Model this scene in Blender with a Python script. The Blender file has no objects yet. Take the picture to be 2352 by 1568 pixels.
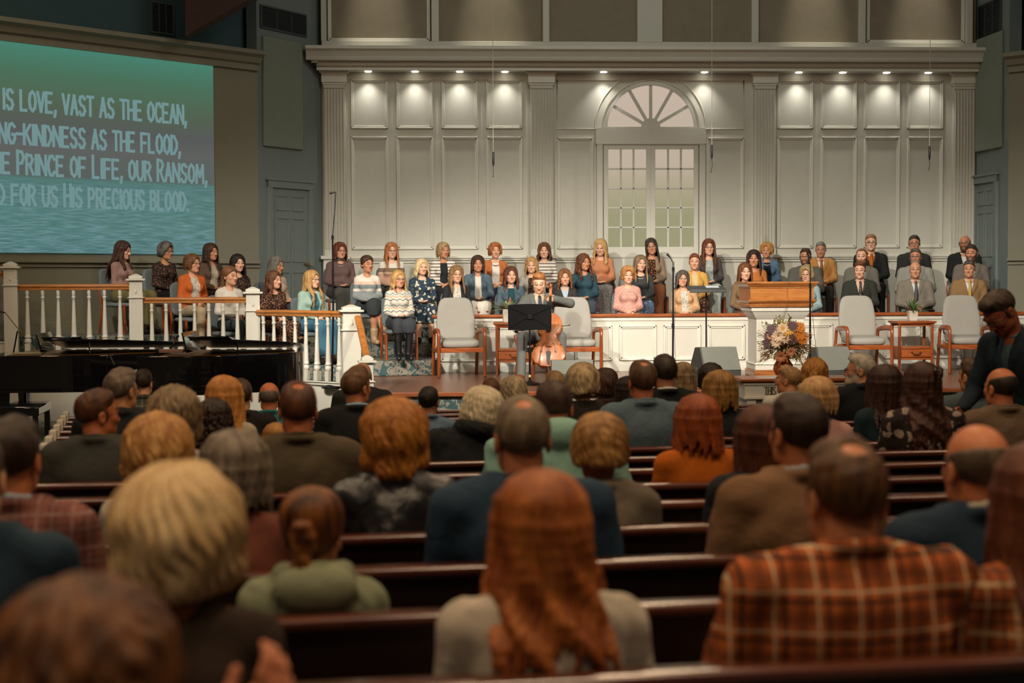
import bpy, math, random
import numpy as np
from mathutils import Vector, Matrix
R_ = math.radians
sc = bpy.context.scene
COL = sc.collection
rnd = random.Random(7)

# ------------------------------------------------------------------ camera
F = 3659.0                       # focal length in pixels of the 2352 x 1568 frame
CAM = np.array((0.0, 0.0, 1.35))  # z = 0 is the stage platform
YAW, PITCH, ROLL = R_(3.0), R_(-2.25), R_(0.25)
fwd = np.array((math.sin(YAW) * math.cos(PITCH), math.cos(YAW) * math.cos(PITCH), math.sin(PITCH)))
rt0 = np.array((math.cos(YAW), -math.sin(YAW), 0.0))
up0 = np.cross(rt0, fwd)
up_ = up0 * math.cos(ROLL) + rt0 * math.sin(ROLL)
rt_ = rt0 * math.cos(ROLL) - up0 * math.sin(ROLL)
cam = bpy.data.cameras.new('camera')
camo = bpy.data.objects.new('camera', cam)
COL.objects.link(camo)
camo.matrix_world = Matrix((
    (rt_[0], up_[0], -fwd[0], CAM[0]), (rt_[1], up_[1], -fwd[1], CAM[1]),
    (rt_[2], up_[2], -fwd[2], CAM[2]), (0, 0, 0, 1)))
cam.sensor_width = 36.0
cam.lens = F / 2352 * 36.0
cam.clip_start, cam.clip_end = 0.1, 200
cam.dof.use_dof = True
cam.dof.focus_distance = 23.0
cam.dof.aperture_fstop = 2.8
sc.camera = camo
def ray(px, py): return fwd + rt_ * ((px - 1176) / F) + up_ * ((784 - py) / F)
def atY(px, py, Y):
    r = ray(px, py); return CAM + r * (Y / r[1])
def atD(px, py, D): return CAM + ray(px, py) * D

# ------------------------------------------------------------------ light, world, exposure
sc.view_settings.view_transform = 'Standard'
sc.view_settings.look = 'None'
sc.view_settings.gamma = 1.0
sc.view_settings.use_curve_mapping = False
sc.view_settings.exposure = 0.0
w = bpy.data.worlds.new('world'); sc.world = w; w.use_nodes = True
w.node_tree.nodes['Background'].inputs[0].default_value = (0.85, 0.9, 1.0, 1)
w.node_tree.nodes['Background'].inputs[1].default_value = 0.035
def lamp(kind, name, loc, target, power, color=(1, 0.86, 0.68), size=0.3, angle=60, blend=0.6, sy=None):
    l = bpy.data.lights.new(name, kind); o = bpy.data.objects.new(name, l); COL.objects.link(o)
    l.energy = power; l.color = color
    if kind == 'SPOT':
        l.spot_size = R_(angle); l.spot_blend = blend; l.shadow_soft_size = size
    elif kind == 'AREA':
        l.size = size
        if sy: l.shape = 'RECTANGLE'; l.size_y = sy
    else: l.shadow_soft_size = size
    o.location = loc
    d = Vector(target) - Vector(loc)
    o.rotation_euler = d.to_track_quat('-Z', 'Y').to_euler()
    return o
WARM = (1.0, 0.935, 0.83)
HOUSE = (1.0, 0.72, 0.45)
for hx, hy, hp in ((-3.5, 3.5, 170), (1.5, 3.0, 170), (-3.5, 9, 150), (1.5, 9, 150), (6.5, 9, 130), (6, 3, 110), (-1, -1.5, 170), (-5.5, 16, 130), (2.5, 14.5, 150)):
    lamp('AREA', 'house_lamp', (hx, hy, 7.6), (hx, hy + .3, 0), hp, HOUSE, 1.2)
for lx, ly, tx, tp in ((-5.5, 11, -2.2, 3000), (-4.5, 9, 1.4, 6800), (-1.5, 9.5, 5.0, 6000), (3.0, 10, 8.6, 4200), (8.5, 10, 3.2, 4000), (6.0, 9.0, -.2, 3400)):
    lamp('SPOT', 'stage_lamp', (lx, ly, 7.4), (tx, 22.6, .55), tp, WARM, .16, 29, .75)
for hx in (-.8, 1.07, 6.4, 8.2):   # attic downlights
    lamp('SPOT', 'attic_lamp', (hx, 25.72, 8.3), (hx, 26.18, 5.5), 520, (1, .93, .8), .05, 26, 1.0)
lamp('AREA', 'upper_wall_fill', (3.2, 19.5, 8.6), (3.6, 26.3, 4.2), 130, (.95, 1.0, .92), 5, sy=1.2)  # soft fill added to brighten the upper stage wall, no real fixture
lamp('AREA', 'left_flank_fill', (-4.5, 18.5, 8.3), (-3.2, 24.5, 2.2), 22, (.9, 1.0, .95), 2)  # weak unseen fill added to lift the left flank

# ------------------------------------------------------------------ helpers
def S(h):
    """sRGB hex -> linear rgb"""
    c = [int(h[i:i + 2], 16) / 255 for i in (0, 2, 4)]
    return tuple(x / 12.92 if x <= .04045 else ((x + .055) / 1.055) ** 2.4 for x in c)
def tag(o, label=None, cat=None, group=None, kind=None):
    if label: o['label'] = label
    if cat: o['category'] = cat
    if group: o['group'] = group
    if kind: o['kind'] = kind
    return o
def empty(name, loc=(0, 0, 0), rz=0.0, s=1.0):
    o = bpy.data.objects.new(name, None); COL.objects.link(o)
    o.location = [float(x) for x in loc]; o.rotation_euler = (0, 0, rz); o.scale = (s, s, s)
    o.empty_display_size = .1
    return o
def mesh_obj(name, V, Q, mat, parent=None, colors=None, smooth=True, sharp=None):
    me = bpy.data.meshes.new(name)
    V = np.asarray(V, np.float32)
    if isinstance(Q, np.ndarray):
        n = len(Q); k = Q.shape[1]
        me.vertices.add(len(V)); me.vertices.foreach_set('co', V.ravel())
        me.loops.add(n * k); me.loops.foreach_set('vertex_index', Q.astype(np.int32).ravel())
        me.polygons.add(n); me.polygons.foreach_set('loop_start', np.arange(0, n * k, k, dtype=np.int32))
        me.update(calc_edges=True)
    else:
        me.from_pydata([tuple(map(float, v)) for v in V], [], Q); me.update()
    me.polygons.foreach_set('use_smooth', np.full(len(me.polygons), bool(smooth)))
    if sharp is not None: me.set_sharp_from_angle(angle=R_(sharp))
    if colors is not None:
        at = me.color_attributes.new('Col', 'FLOAT_COLOR', 'POINT')
        c = np.ones((len(V), 4), np.float32); c[:, :3] = colors
        at.data.foreach_set('color', c.ravel())
    for m in (mat if isinstance(mat, (list, tuple)) else [mat]): me.materials.append(m)
    o = bpy.data.objects.new(name, me); COL.objects.link(o)
    if parent: o.parent = parent
    return o
def dup(o, parent=None):
    c = o.copy(); COL.objects.link(c)
    if parent is not None: c.parent = parent
    for ch in o.children: dup(ch, c)
    return c
class MB:
    """collects shapes; build() links them as one mesh object"""
    def __init__(s): s.v = []; s.f = []
    def add(s, V, Fs):
        b = len(s.v); s.v += [tuple(float(x) for x in v) for v in V]; s.f += [tuple(b + i for i in f) for f in Fs]; return s
    def box(s, c, d, rz=0.0, M=None):
        x, y, z = [k / 2 for k in d]
        V = np.array([(i * x, j * y, k * z) for i in (-1, 1) for j in (-1, 1) for k in (-1, 1)])
        if M is not None: V = V @ np.array(M).T
        if rz:
            cs, sn = math.cos(rz), math.sin(rz); V = V @ np.array(((cs, sn, 0), (-sn, cs, 0), (0, 0, 1)))
        return s.add(V + np.array(c), [(0, 1, 3, 2), (4, 6, 7, 5), (0, 4, 5, 1), (2, 3, 7, 6), (0, 2, 6, 4), (1, 5, 7, 3)])
    def bx(s, x0, x1, y0, y1, z0, z1): return s.box(((x0 + x1) / 2, (y0 + y1) / 2, (z0 + z1) / 2), (abs(x1 - x0), abs(y1 - y0), abs(z1 - z0)))
    def tube(s, pts, r, n=8, closed=False, flat=1.0, caps=True):
        P = [np.array(p, float) for p in pts]; m = len(P)
        rr = [r] * m if np.isscalar(r) else list(r)
        V = []; prev = None
        for i in range(m):
            if closed: t = P[(i + 1) % m] - P[i - 1]
            else: t = P[min(i + 1, m - 1)] - P[max(i - 1, 0)]
            t = t / (np.linalg.norm(t) + 1e-9)
            if prev is None:
                a = np.array((0, 0, 1.0)) if abs(t[2]) < .9 else np.array((1.0, 0, 0))
            else: a = prev
            u = a - t * np.dot(a, t); u /= np.linalg.norm(u) + 1e-9; prev = u
            w_ = np.cross(t, u)
            for j in range(n):
                an = 2 * math.pi * j / n
                V.append(P[i] + rr[i] * (u * math.cos(an) * flat + w_ * math.sin(an)))
        Fs = []
        for i in range(m if closed else m - 1):
            for j in range(n):
                a, b = i * n + j, i * n + (j + 1) % n; c, d = ((i + 1) % m) * n + (j + 1) % n, ((i + 1) % m) * n + j
                Fs.append((a, b, c, d))
        if not closed and caps: Fs += [tuple(range(n - 1, -1, -1)), tuple((m - 1) * n + j for j in range(n))]
        return s.add(V, Fs)
    def lathe(s, prof, c=(0, 0, 0), n=16):
        V = []; m = len(prof)
        for r, z in prof:
            for j in range(n):
                an = 2 * math.pi * j / n; V.append((c[0] + r * math.cos(an), c[1] + r * math.sin(an), c[2] + z))
        Fs = [(i * n + j, i * n + (j + 1) % n, (i + 1) * n + (j + 1) % n, (i + 1) * n + j) for i in range(m - 1) for j in range(n)]
        Fs += [tuple(range(n - 1, -1, -1)), tuple((m - 1) * n + j for j in range(n))]
        return s.add(V, Fs)
    def prism(s, poly, fn0, fn1):
        """poly: 2d outline (ccw); fn0/fn1 map (u,v)->xyz for the two ends"""
        n = len(poly)
        V = [fn0(*p) for p in poly] + [fn1(*p) for p in poly]
        Fs = [tuple(range(n - 1, -1, -1)), tuple(range(n, 2 * n))] + [(i, (i + 1) % n, n + (i + 1) % n, n + i) for i in range(n)]
        return s.add(V, Fs)
    def slab(s, poly, z0, z1): return s.prism(poly, lambda a, b: (a, b, z0), lambda a, b: (a, b, z1))
    def loft(s, secs, closed=False):
        n = len(secs[0]); V = [p for q in secs for p in q]; m = len(secs)
        Fs = [(i * n + j, i * n + (j + 1) % n, (i + 1) * n + (j + 1) % n, (i + 1) * n + j) for i in range(m - 1) for j in range(n)]
        Fs += [tuple(range(n - 1, -1, -1)), tuple((m - 1) * n + j for j in range(n))]
        return s.add(V, Fs)
    def xf(s, M):
        M = np.array(M); V = np.array(s.v); s.v = [tuple(v) for v in (V @ M[:3, :3].T + M[:3, 3])]; return s
    def build(s, name, mat, parent=None, smooth=True, bevel=0.0, sharp=35):
        me = bpy.data.meshes.new(name); me.from_pydata(s.v, [], s.f); me.update()
        import bmesh
        b = bmesh.new(); b.from_mesh(me); bmesh.ops.recalc_face_normals(b, faces=b.faces); b.to_mesh(me); b.free()
        if smooth:
            me.polygons.foreach_set('use_smooth', np.full(len(me.polygons), True)); me.set_sharp_from_angle(angle=R_(sharp))
        me.materials.append(mat)
        o = bpy.data.objects.new(name, me); COL.objects.link(o)
        if parent: o.parent = parent
        if bevel:
            md = o.modifiers.new('bevel', 'BEVEL'); md.width = bevel; md.segments = 2; md.limit_method = 'ANGLE'
        return o

# ------------------------------------------------------------------ voxel solids -> continuous organic meshes
f4 = np.float32
def smin(a, b, k):
    if k <= 0: return np.minimum(a, b)
    h = np.maximum(k - np.abs(a - b), 0) / k
    return np.minimum(a, b) - h * h * (k * .25)
def smax(a, b, k): return -smin(-a, -b, k)
def sstep(a, b, x):
    t = np.clip((x - a) / (b - a), 0, 1); return t * t * (3 - 2 * t)
class Vox:
    def __init__(s, lo, hi, h):
        s.h = h; s.lo = np.array(lo, float); n = np.ceil((np.array(hi) - s.lo) / h).astype(int) + 1
        s.n = n; s.ax = [(s.lo[i] + h * np.arange(n[i])).astype(f4) for i in range(3)]
        s.d = np.full(tuple(n), .5, f4)
    def sub(s, lo, hi):
        sl = []
        for i in range(3):
            a = int(max(0, math.floor((lo[i] - s.lo[i]) / s.h))); b = int(min(s.n[i], math.ceil((hi[i] - s.lo[i]) / s.h) + 1))
            if b <= a: return None
            sl.append(slice(a, b))
        return tuple(sl)
    def grid(s, sl=None):
        if sl is None: sl = (slice(None),) * 3
        return s.ax[0][sl[0]][:, None, None], s.ax[1][sl[1]][None, :, None], s.ax[2][sl[2]][None, None, :]
    def put(s, lo, hi, fn, k, op):
        m = k + 2.5 * s.h
        sl = s.sub(np.array(lo) - m, np.array(hi) + m)
        if sl is None: return
        X, Y, Z = s.grid(sl); b = fn(X, Y, Z).astype(f4); a = s.d[sl]
        s.d[sl] = smin(a, b, k) if op == 'u' else smax(a, -b, k)
    def cap(s, a, b, ra, rb=None, k=.02, op='u', sq=None):
        rb = ra if rb is None else rb
        a = np.array(a, float); b = np.array(b, float); ab = b - a; L = float(ab @ ab) + 1e-12; r = max(ra, rb)
        def fn(X, Y, Z):
            x, y, z = X - a[0], Y - a[1], Z - a[2]
            t = np.clip((x * ab[0] + y * ab[1] + z * ab[2]) / L, 0, 1)
            qx, qy, qz = x - t * ab[0], y - t * ab[1], z - t * ab[2]
            if sq is not None: qx, qy, qz = qx / sq[0], qy / sq[1], qz / sq[2]
            return np.sqrt(qx * qx + qy * qy + qz * qz) - (ra + (rb - ra) * t)
        m = r if sq is None else r * max(sq)
        s.put(np.minimum(a, b) - m, np.maximum(a, b) + m, fn, k, op); return s
    def tube(s, pts, rs, k=.01):
        if np.isscalar(rs): rs = [rs] * len(pts)
        for i in range(len(pts) - 1): s.cap(pts[i], pts[i + 1], rs[i], rs[i + 1], k)
        return s
    def ell(s, c, r, k=.02, op='u', M=None):
        c = np.array(c, float); r = np.array(r, float); R = np.eye(3) if M is None else np.array(M)
        ext = np.sqrt(((R * r[None, :]) ** 2).sum(1))
        def fn(X, Y, Z):
            x, y, z = X - c[0], Y - c[1], Z - c[2]
            if M is not None: x, y, z = (R[0, i] * x + R[1, i] * y + R[2, i] * z for i in range(3))
            u, v, w_ = x / r[0], y / r[1], z / r[2]
            k0 = np.sqrt(u * u + v * v + w_ * w_); u, v, w_ = u / r[0], v / r[1], w_ / r[2]
            return k0 * (k0 - 1) / (np.sqrt(u * u + v * v + w_ * w_) + 1e-6)
        s.put(c - ext, c + ext, fn, k, op); return s
    def mesh(s):
        d = s.d; neg = d < 0
        c8 = [(i, j, k) for i in (0, 1) for j in (0, 1) for k in (0, 1)]
        nx, ny, nz = d.shape
        def V(a, o): return a[o[0]:nx - 1 + o[0], o[1]:ny - 1 + o[1], o[2]:nz - 1 + o[2]]
        cnt = np.zeros((nx - 1, ny - 1, nz - 1), np.int8)
        for o in c8: cnt += V(neg, o)
        m = (cnt > 0) & (cnt < 8)
        I, J, K = np.nonzero(m)
        if len(I) == 0: return np.zeros((0, 3), f4), np.zeros((0, 4), np.int32)
        idx = np.full(cnt.shape, -1, np.int32); idx[I, J, K] = np.arange(len(I))
        vals = [d[I + o[0], J + o[1], K + o[2]] for o in c8]
        pos = np.zeros((len(I), 3), f4); num = np.zeros(len(I), f4)
        for ai, a in enumerate(c8):
            for axx in range(3):
                if a[axx] == 0:
                    b = list(a); b[axx] = 1; bi = c8.index(tuple(b)); va, vb = vals[ai], vals[bi]
                    cr = (va < 0) != (vb < 0); t = np.where(cr, va / np.where(cr, va - vb, 1), 0)
                    p = np.zeros((len(I), 3), f4); p += np.array(a, f4); p[:, axx] += t
                    pos += p * cr[:, None]; num += cr
        pos = (pos / num[:, None] + np.stack((I, J, K), 1)) * s.h + s.lo
        Q = []
        for axx in range(3):
            sl0 = [slice(None)] * 3; sl1 = [slice(None)] * 3; sl0[axx] = slice(0, -1); sl1[axx] = slice(1, None)
            A, B = neg[tuple(sl0)], neg[tuple(sl1)]
            E = np.argwhere(A != B); u, v = (axx + 1) % 3, (axx + 2) % 3
            E = E[(E[:, u] > 0) & (E[:, v] > 0) & (E[:, u] < d.shape[u] - 1) & (E[:, v] < d.shape[v] - 1)]
            if len(E) == 0: continue
            q = []
            for du, dv in ((-1, -1), (0, -1), (0, 0), (-1, 0)):
                e = E.copy(); e[:, u] += du; e[:, v] += dv; q.append(idx[e[:, 0], e[:, 1], e[:, 2]])
            q = np.stack(q, 1); fl = ~A[E[:, 0], E[:, 1], E[:, 2]]
            q[fl] = q[fl][:, ::-1]; Q.append(q)
        Q = np.concatenate(Q); Q = Q[(Q >= 0).all(1)]
        return pos.astype(f4), Q
def relax(V, Q, it=1, lam=.5):
    for _ in range(it):
        acc = np.zeros_like(V); n = np.zeros(len(V), f4)
        for i in range(4):
            a, b = Q[:, i], Q[:, (i + 1) % 4]
            for x, y in ((a, b), (b, a)):
                for c in range(3): acc[:, c] += np.bincount(x, V[y, c], len(V)).astype(f4)
                n += np.bincount(x, minlength=len(V))
        V = V + lam * (acc / np.maximum(n, 1)[:, None] - V)
    return V
def wob(x, y, z, seed, fr, n=5):
    """cheap smooth noise, about -1..1"""
    r = np.random.RandomState(seed); o = 0
    for _ in range(n):
        k = r.normal(size=3) * np.array(fr); o = o + np.sin(k[0] * x + k[1] * y + k[2] * z + r.uniform(0, 6.28))
    return o / n * 1.6

# ------------------------------------------------------------------ materials
_M = {}
def nmat(name):
    m = bpy.data.materials.new(name); m.use_nodes = True
    t = m.node_tree; b = t.nodes['Principled BSDF']; return m, t, b
def nd(t, typ, **kw):
    n = t.nodes.new(typ)
    for k, v in kw.items():
        if k.startswith('i_'):
            key = k[2:]; key = int(key) if key.isdigit() else key.replace('_', ' ')
            n.inputs[key].default_value = v
        else: setattr(n, k, v)
    return n
def ramp(t, stops, interp='LINEAR'):
    n = t.nodes.new('ShaderNodeValToRGB'); e = n.color_ramp.elements; n.color_ramp.interpolation = interp
    while len(e) < len(stops): e.new(.5)
    for el, (p, c) in zip(e, stops): el.position = p; el.color = (*c, 1) if len(c) == 3 else c
    return n
def bumpy(t, b, src, st, dist=.01):
    bp = nd(t, 'ShaderNodeBump', i_Strength=st, i_Distance=dist); t.links.new(src, bp.inputs['Height']); t.links.new(bp.outputs[0], b.inputs['Normal'])
def mix(t, a, b, f, blend='MIX'):
    n = t.nodes.new('ShaderNodeMix'); n.data_type = 'RGBA'; n.blend_type = blend
    for s_, v in ((0, f), (6, a), (7, b)):
        if hasattr(v, 'links'): t.links.new(v, n.inputs[s_])
        else: n.inputs[s_].default_value = v if s_ == 0 else (*v[:3], 1)
    return n.outputs[2]
def plain(name, c, rough=.6, metal=0.0, spec=.5, var=.06, sc_=8.0, coat=0.0, bump=0.0, bsc=120.0, emit=None, est=1.0):
    if name in _M: return _M[name]
    m, t, b = nmat(name)
    no = nd(t, 'ShaderNodeTexNoise', i_Scale=sc_, i_Detail=4.0); tc = nd(t, 'ShaderNodeTexCoord'); t.links.new(tc.outputs['Object'], no.inputs[0])
    rp = ramp(t, [(.3, tuple(x * (1 - var) for x in c)), (.7, tuple(min(1, x * (1 + var)) for x in c))]); t.links.new(no.outputs[0], rp.inputs[0])
    t.links.new(rp.outputs[0], b.inputs['Base Color'])
    b.inputs['Roughness'].default_value = rough; b.inputs['Metallic'].default_value = metal
    b.inputs['Specular IOR Level'].default_value = spec; b.inputs['Coat Weight'].default_value = coat
    if bump:
        n2 = nd(t, 'ShaderNodeTexNoise', i_Scale=bsc, i_Detail=2.0); t.links.new(tc.outputs['Object'], n2.inputs[0]); bumpy(t, b, n2.outputs[0], bump, .004)
    if emit: b.inputs['Emission Color'].default_value = (*emit, 1); b.inputs['Emission Strength'].default_value = est
    _M[name] = m; return m
def wood(name, c1, c2, rough=.35, axis='X', scale=6.0, coat=.2):
    if name in _M: return _M[name]
    m, t, b = nmat(name); tc = nd(t, 'ShaderNodeTexCoord'); mp = nd(t, 'ShaderNodeMapping')
    s_ = {'X': (.12, 1, 1), 'Y': (1, .12, 1), 'Z': (1, 1, .12)}[axis]; mp.inputs['Scale'].default_value = s_
    t.links.new(tc.outputs['Object'], mp.inputs[0])
    no = nd(t, 'ShaderNodeTexNoise', i_Scale=scale * 5, i_Detail=6.0, i_Distortion=1.2); t.links.new(mp.outputs[0], no.inputs[0])
    rp = ramp(t, [(.3, c1), (.68, c2)]); t.links.new(no.outputs[0], rp.inputs[0]); t.links.new(rp.outputs[0], b.inputs['Base Color'])
    b.inputs['Roughness'].default_value = rough; b.inputs['Coat Weight'].default_value = coat; b.inputs['Coat Roughness'].default_value = .2
    _M[name] = m; return m
def _attr_mat(name, rough, kind):
    m, t, b = nmat(name); at = nd(t, 'ShaderNodeAttribute', attribute_name='Col'); tc = nd(t, 'ShaderNodeTexCoord')
    no = nd(t, 'ShaderNodeTexNoise', i_Detail=3.0); t.links.new(tc.outputs['Object'], no.inputs[0])
    if kind == 'hair':
        mp = nd(t, 'ShaderNodeMapping'); mp.inputs['Scale'].default_value = (1, 1, .10); t.links.new(tc.outputs['Object'], mp.inputs[0])
        t.links.new(mp.outputs[0], no.inputs[0]); no.inputs['Scale'].default_value = 260; no.inputs['Distortion'].default_value = .3
        rp = ramp(t, [(.3, (.62,) * 3), (.72, (1.3,) * 3)]); t.links.new(no.outputs[0], rp.inputs[0])
        c = mix(t, at.outputs[0], rp.outputs[0], 1.0, 'MULTIPLY'); t.links.new(c, b.inputs['Base Color']); bumpy(t, b, no.outputs[0], .55, .004)
        b.inputs['Specular IOR Level'].default_value = .28
    elif kind == 'skin':
        no.inputs['Scale'].default_value = 40
        rp = ramp(t, [(.3, (.92,) * 3), (.7, (1.06,) * 3)]); t.links.new(no.outputs[0], rp.inputs[0])
        c = mix(t, at.outputs[0], rp.outputs[0], 1.0, 'MULTIPLY'); t.links.new(c, b.inputs['Base Color'])
        b.inputs['Specular IOR Level'].default_value = .35
    else:
        no.inputs['Scale'].default_value = 9.0; no.inputs['Distortion'].default_value = .8
        n2 = nd(t, 'ShaderNodeTexNoise', i_Scale=240.0, i_Detail=1.0); t.links.new(tc.outputs['Object'], n2.inputs[0])
        rp = ramp(t, [(.3, (.93,) * 3), (.7, (1.06,) * 3)]); t.links.new(n2.outputs[0], rp.inputs[0])
        c = mix(t, at.outputs[0], rp.outputs[0], 1.0, 'MULTIPLY'); t.links.new(c, b.inputs['Base Color'])
        ad = nd(t, 'ShaderNodeMath', operation='MULTIPLY_ADD', i_1=.12); t.links.new(n2.outputs[0], ad.inputs[0]); t.links.new(no.outputs[0], ad.inputs[2])
        bumpy(t, b, ad.outputs[0], .5, .02); b.inputs['Specular IOR Level'].default_value = .2
        if kind == 'leather': b.inputs['Specular IOR Level'].default_value = .6
    b.inputs['Roughness'].default_value = rough
    return m
M_SKIN = _attr_mat('skin', .5, 'skin'); M_HAIR = _attr_mat('hair', .5, 'hair'); M_CLOTH = _attr_mat('woven_cloth', .85, 'cloth')
M_LEATHER = _attr_mat('black_leather', .32, 'leather')
def fabric(kind, *a):
    """patterned cloths in the wearer's own coordinates"""
    key = (kind,) + a
    if key in _M: return _M[key]
    m, t, b = nmat(kind + '_fabric'); tc = nd(t, 'ShaderNodeTexCoord'); O = tc.outputs['Object']
    sx = nd(t, 'ShaderNodeSeparateXYZ'); t.links.new(O, sx.inputs[0])
    L = t.links.new
    def frac(src, per, off=0.0):
        n = nd(t, 'ShaderNodeMath', operation='MULTIPLY_ADD', i_1=1 / per, i_2=off); L(src, n.inputs[0])
        f = nd(t, 'ShaderNodeMath', operation='FRACT'); L(n.outputs[0], f.inputs[0]); return f.outputs[0]
    if kind == 'stripes':            # period, background, list of (start, colour)
        per, stops = a[0], a[1]
        rp = ramp(t, [(p, S(c)) for p, c in stops], 'CONSTANT'); L(frac(sx.outputs[2], per, a[2] if len(a) > 2 else 0.0), rp.inputs[0]); c = rp.outputs[0]
    elif kind == 'floral':           # scale, ground, petal, leaf
        vo = nd(t, 'ShaderNodeTexVoronoi', i_Scale=a[0], i_Randomness=1.0); no = nd(t, 'ShaderNodeTexNoise', i_Scale=a[0] * 1.3, i_Detail=2.0)
        ad = nd(t, 'ShaderNodeVectorMath', operation='MULTIPLY_ADD'); L(no.outputs[1], ad.inputs[0]); ad.inputs[1].default_value = (.5 / a[0] * 2,) * 3; L(O, ad.inputs[2]); L(O, no.inputs[0])
        L(ad.outputs[0], vo.inputs[0])
        th = a[4] if len(a) > 4 else .36
        rp = ramp(t, [(0, S(a[2])), (th, S(a[1]))], 'CONSTANT'); L(vo.outputs[0], rp.inputs[0])
        v2 = nd(t, 'ShaderNodeTexVoronoi', i_Scale=a[0] * 1.7); L(ad.outputs[0], v2.inputs[0])
        r2 = ramp(t, [(0, (1,) * 3), (.22, (0,) * 3)], 'CONSTANT'); L(v2.outputs[0], r2.inputs[0]); c = mix(t, rp.outputs[0], S(a[3]), r2.outputs[0])
    elif kind == 'plaid':            # period, ground, band, line
        per, g, bd, ln = a[:4]
        c = None
        fx = frac(sx.outputs[0], per); fz = frac(sx.outputs[2], per)
        r1 = ramp(t, [(0, (0,) * 3), (.45, (.6,) * 3), (.8, (0,) * 3)], 'CONSTANT'); L(fx, r1.inputs[0])
        r2 = ramp(t, [(0, (0,) * 3), (.45, (.6,) * 3), (.8, (0,) * 3)], 'CONSTANT'); L(fz, r2.inputs[0])
        c = mix(t, S(g), S(bd), r1.outputs[0]); c = mix(t, c, S(bd), r2.outputs[0])
        r3 = ramp(t, [(0, (.85,) * 3), (.09, (0,) * 3), (.6, (.5,) * 3), (.65, (0,) * 3)], 'CONSTANT'); L(fx, r3.inputs[0]); c = mix(t, c, S(ln), r3.outputs[0])
        r4 = ramp(t, [(0, (.85,) * 3), (.09, (0,) * 3), (.6, (.5,) * 3), (.65, (0,) * 3)], 'CONSTANT'); L(fz, r4.inputs[0]); c = mix(t, c, S(ln), r4.outputs[0])
        if len(a) > 4:
            r5 = ramp(t, [(0, (0,) * 3), (.25, (.8,) * 3), (.31, (0,) * 3)], 'CONSTANT'); L(fx, r5.inputs[0]); c = mix(t, c, S(a[4]), r5.outputs[0])
            r6 = ramp(t, [(0, (0,) * 3), (.25, (.8,) * 3), (.31, (0,) * 3)], 'CONSTANT'); L(fz, r6.inputs[0]); c = mix(t, c, S(a[4]), r6.outputs[0])
    elif kind == 'zigzag':           # waving knit bands
        n = nd(t, 'ShaderNodeMath', operation='PINGPONG', i_1=.045); L(sx.outputs[0], n.inputs[0])
        ad = nd(t, 'ShaderNodeMath', operation='MULTIPLY_ADD', i_1=.55); L(n.outputs[0], ad.inputs[0]); L(sx.outputs[2], ad.inputs[2])
        rp = ramp(t, [(p, S(c_)) for p, c_ in a[1]], 'CONSTANT'); L(frac(ad.outputs[0], a[0]), rp.inputs[0]); c = rp.outputs[0]
    elif kind == 'cable':
        vo = nd(t, 'ShaderNodeTexVoronoi', i_Scale=a[0], i_Randomness=0.0); mp = nd(t, 'ShaderNodeMapping'); mp.inputs['Rotation'].default_value = (0, R_(45), 0); L(O, mp.inputs[0]); L(mp.outputs[0], vo.inputs[0])
        rp = ramp(t, [(.1, S(a[1])), (.7, S(a[2]))]); L(vo.outputs[0], rp.inputs[0]); c = rp.outputs[0]; bumpy(t, b, vo.outputs[0], -.6, .01)
    elif kind == 'denim':
        n2 = nd(t, 'ShaderNodeTexNoise', i_Scale=14.0, i_Detail=5.0); L(O, n2.inputs[0]); rp = ramp(t, [(.3, S(a[0])), (.7, S(a[1]))]); L(n2.outputs[0], rp.inputs[0]); c = rp.outputs[0]
        bumpy(t, b, n2.outputs[0], .5, .02)
    t.links.new(c, b.inputs['Base Color']); b.inputs['Roughness'].default_value = .85; b.inputs['Specular IOR Level'].default_value = .2
    if not b.inputs['Normal'].is_linked:
        no = nd(t, 'ShaderNodeTexNoise', i_Scale=9.0, i_Detail=3.0, i_Distortion=.8); L(O, no.inputs[0]); bumpy(t, b, no.outputs[0], .45, .02)
    _M[key] = m; return m
# ------------------------------------------------------------------ people
SKULL_C, SKULL_R = np.array((0, .012, .03)), np.array((.078, .1, .088))
def rotm(yaw, pitch, roll):
    return np.array(Matrix.Rotation(R_(yaw), 3, 'Z') @ Matrix.Rotation(R_(pitch), 3, 'X') @ Matrix.Rotation(R_(roll), 3, 'Y'))
def hand(v, W, f, n, side, curl=.5, spread=1.0):
    """palm, four fingers of unequal length and a thumb; f = pointing direction, n = where the palm looks"""
    W = np.array(W, float); f = np.array(f, float); f /= np.linalg.norm(f); n = np.array(n, float); n -= f * (f @ n); n /= np.linalg.norm(n)
    s = np.cross(f, n) * side
    v.cap(W - f * .02, W + f * .015, .025, .024, .01)
    v.ell(W + f * .052, (.038, .05, .016), .008, M=np.stack((s, f, n), 1))
    for i, (ln, off) in enumerate(((.066, -.029), (.078, -.010), (.073, .010), (.056, .028))):
        a = W + f * (.088 - .006 * (i == 3)) + s * off * spread; rr = .0092 - .0006 * i
        c = curl * (1 + .12 * i); b = a + (f * math.cos(c * .8) + n * math.sin(c * .8) + s * off * 1.2) * ln * .45
        d = b + (f * math.cos(c * 1.7) + n * math.sin(c * 1.7)) * ln * .32; e = d + (f * math.cos(c * 2.4) + n * math.sin(c * 2.4)) * ln * .25
        v.tube([a, b, d, e], [rr, rr * .95, rr * .88, rr * .78], .003)
    a = W + f * .022 - s * .026; b = a + (f * .6 - s * .75 + n * .25) * .04; d = b + (f * .9 - s * .15 + n * .3) * .036
    v.tube([a, b, d], [.014, .0105, .0085], .006)

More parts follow.
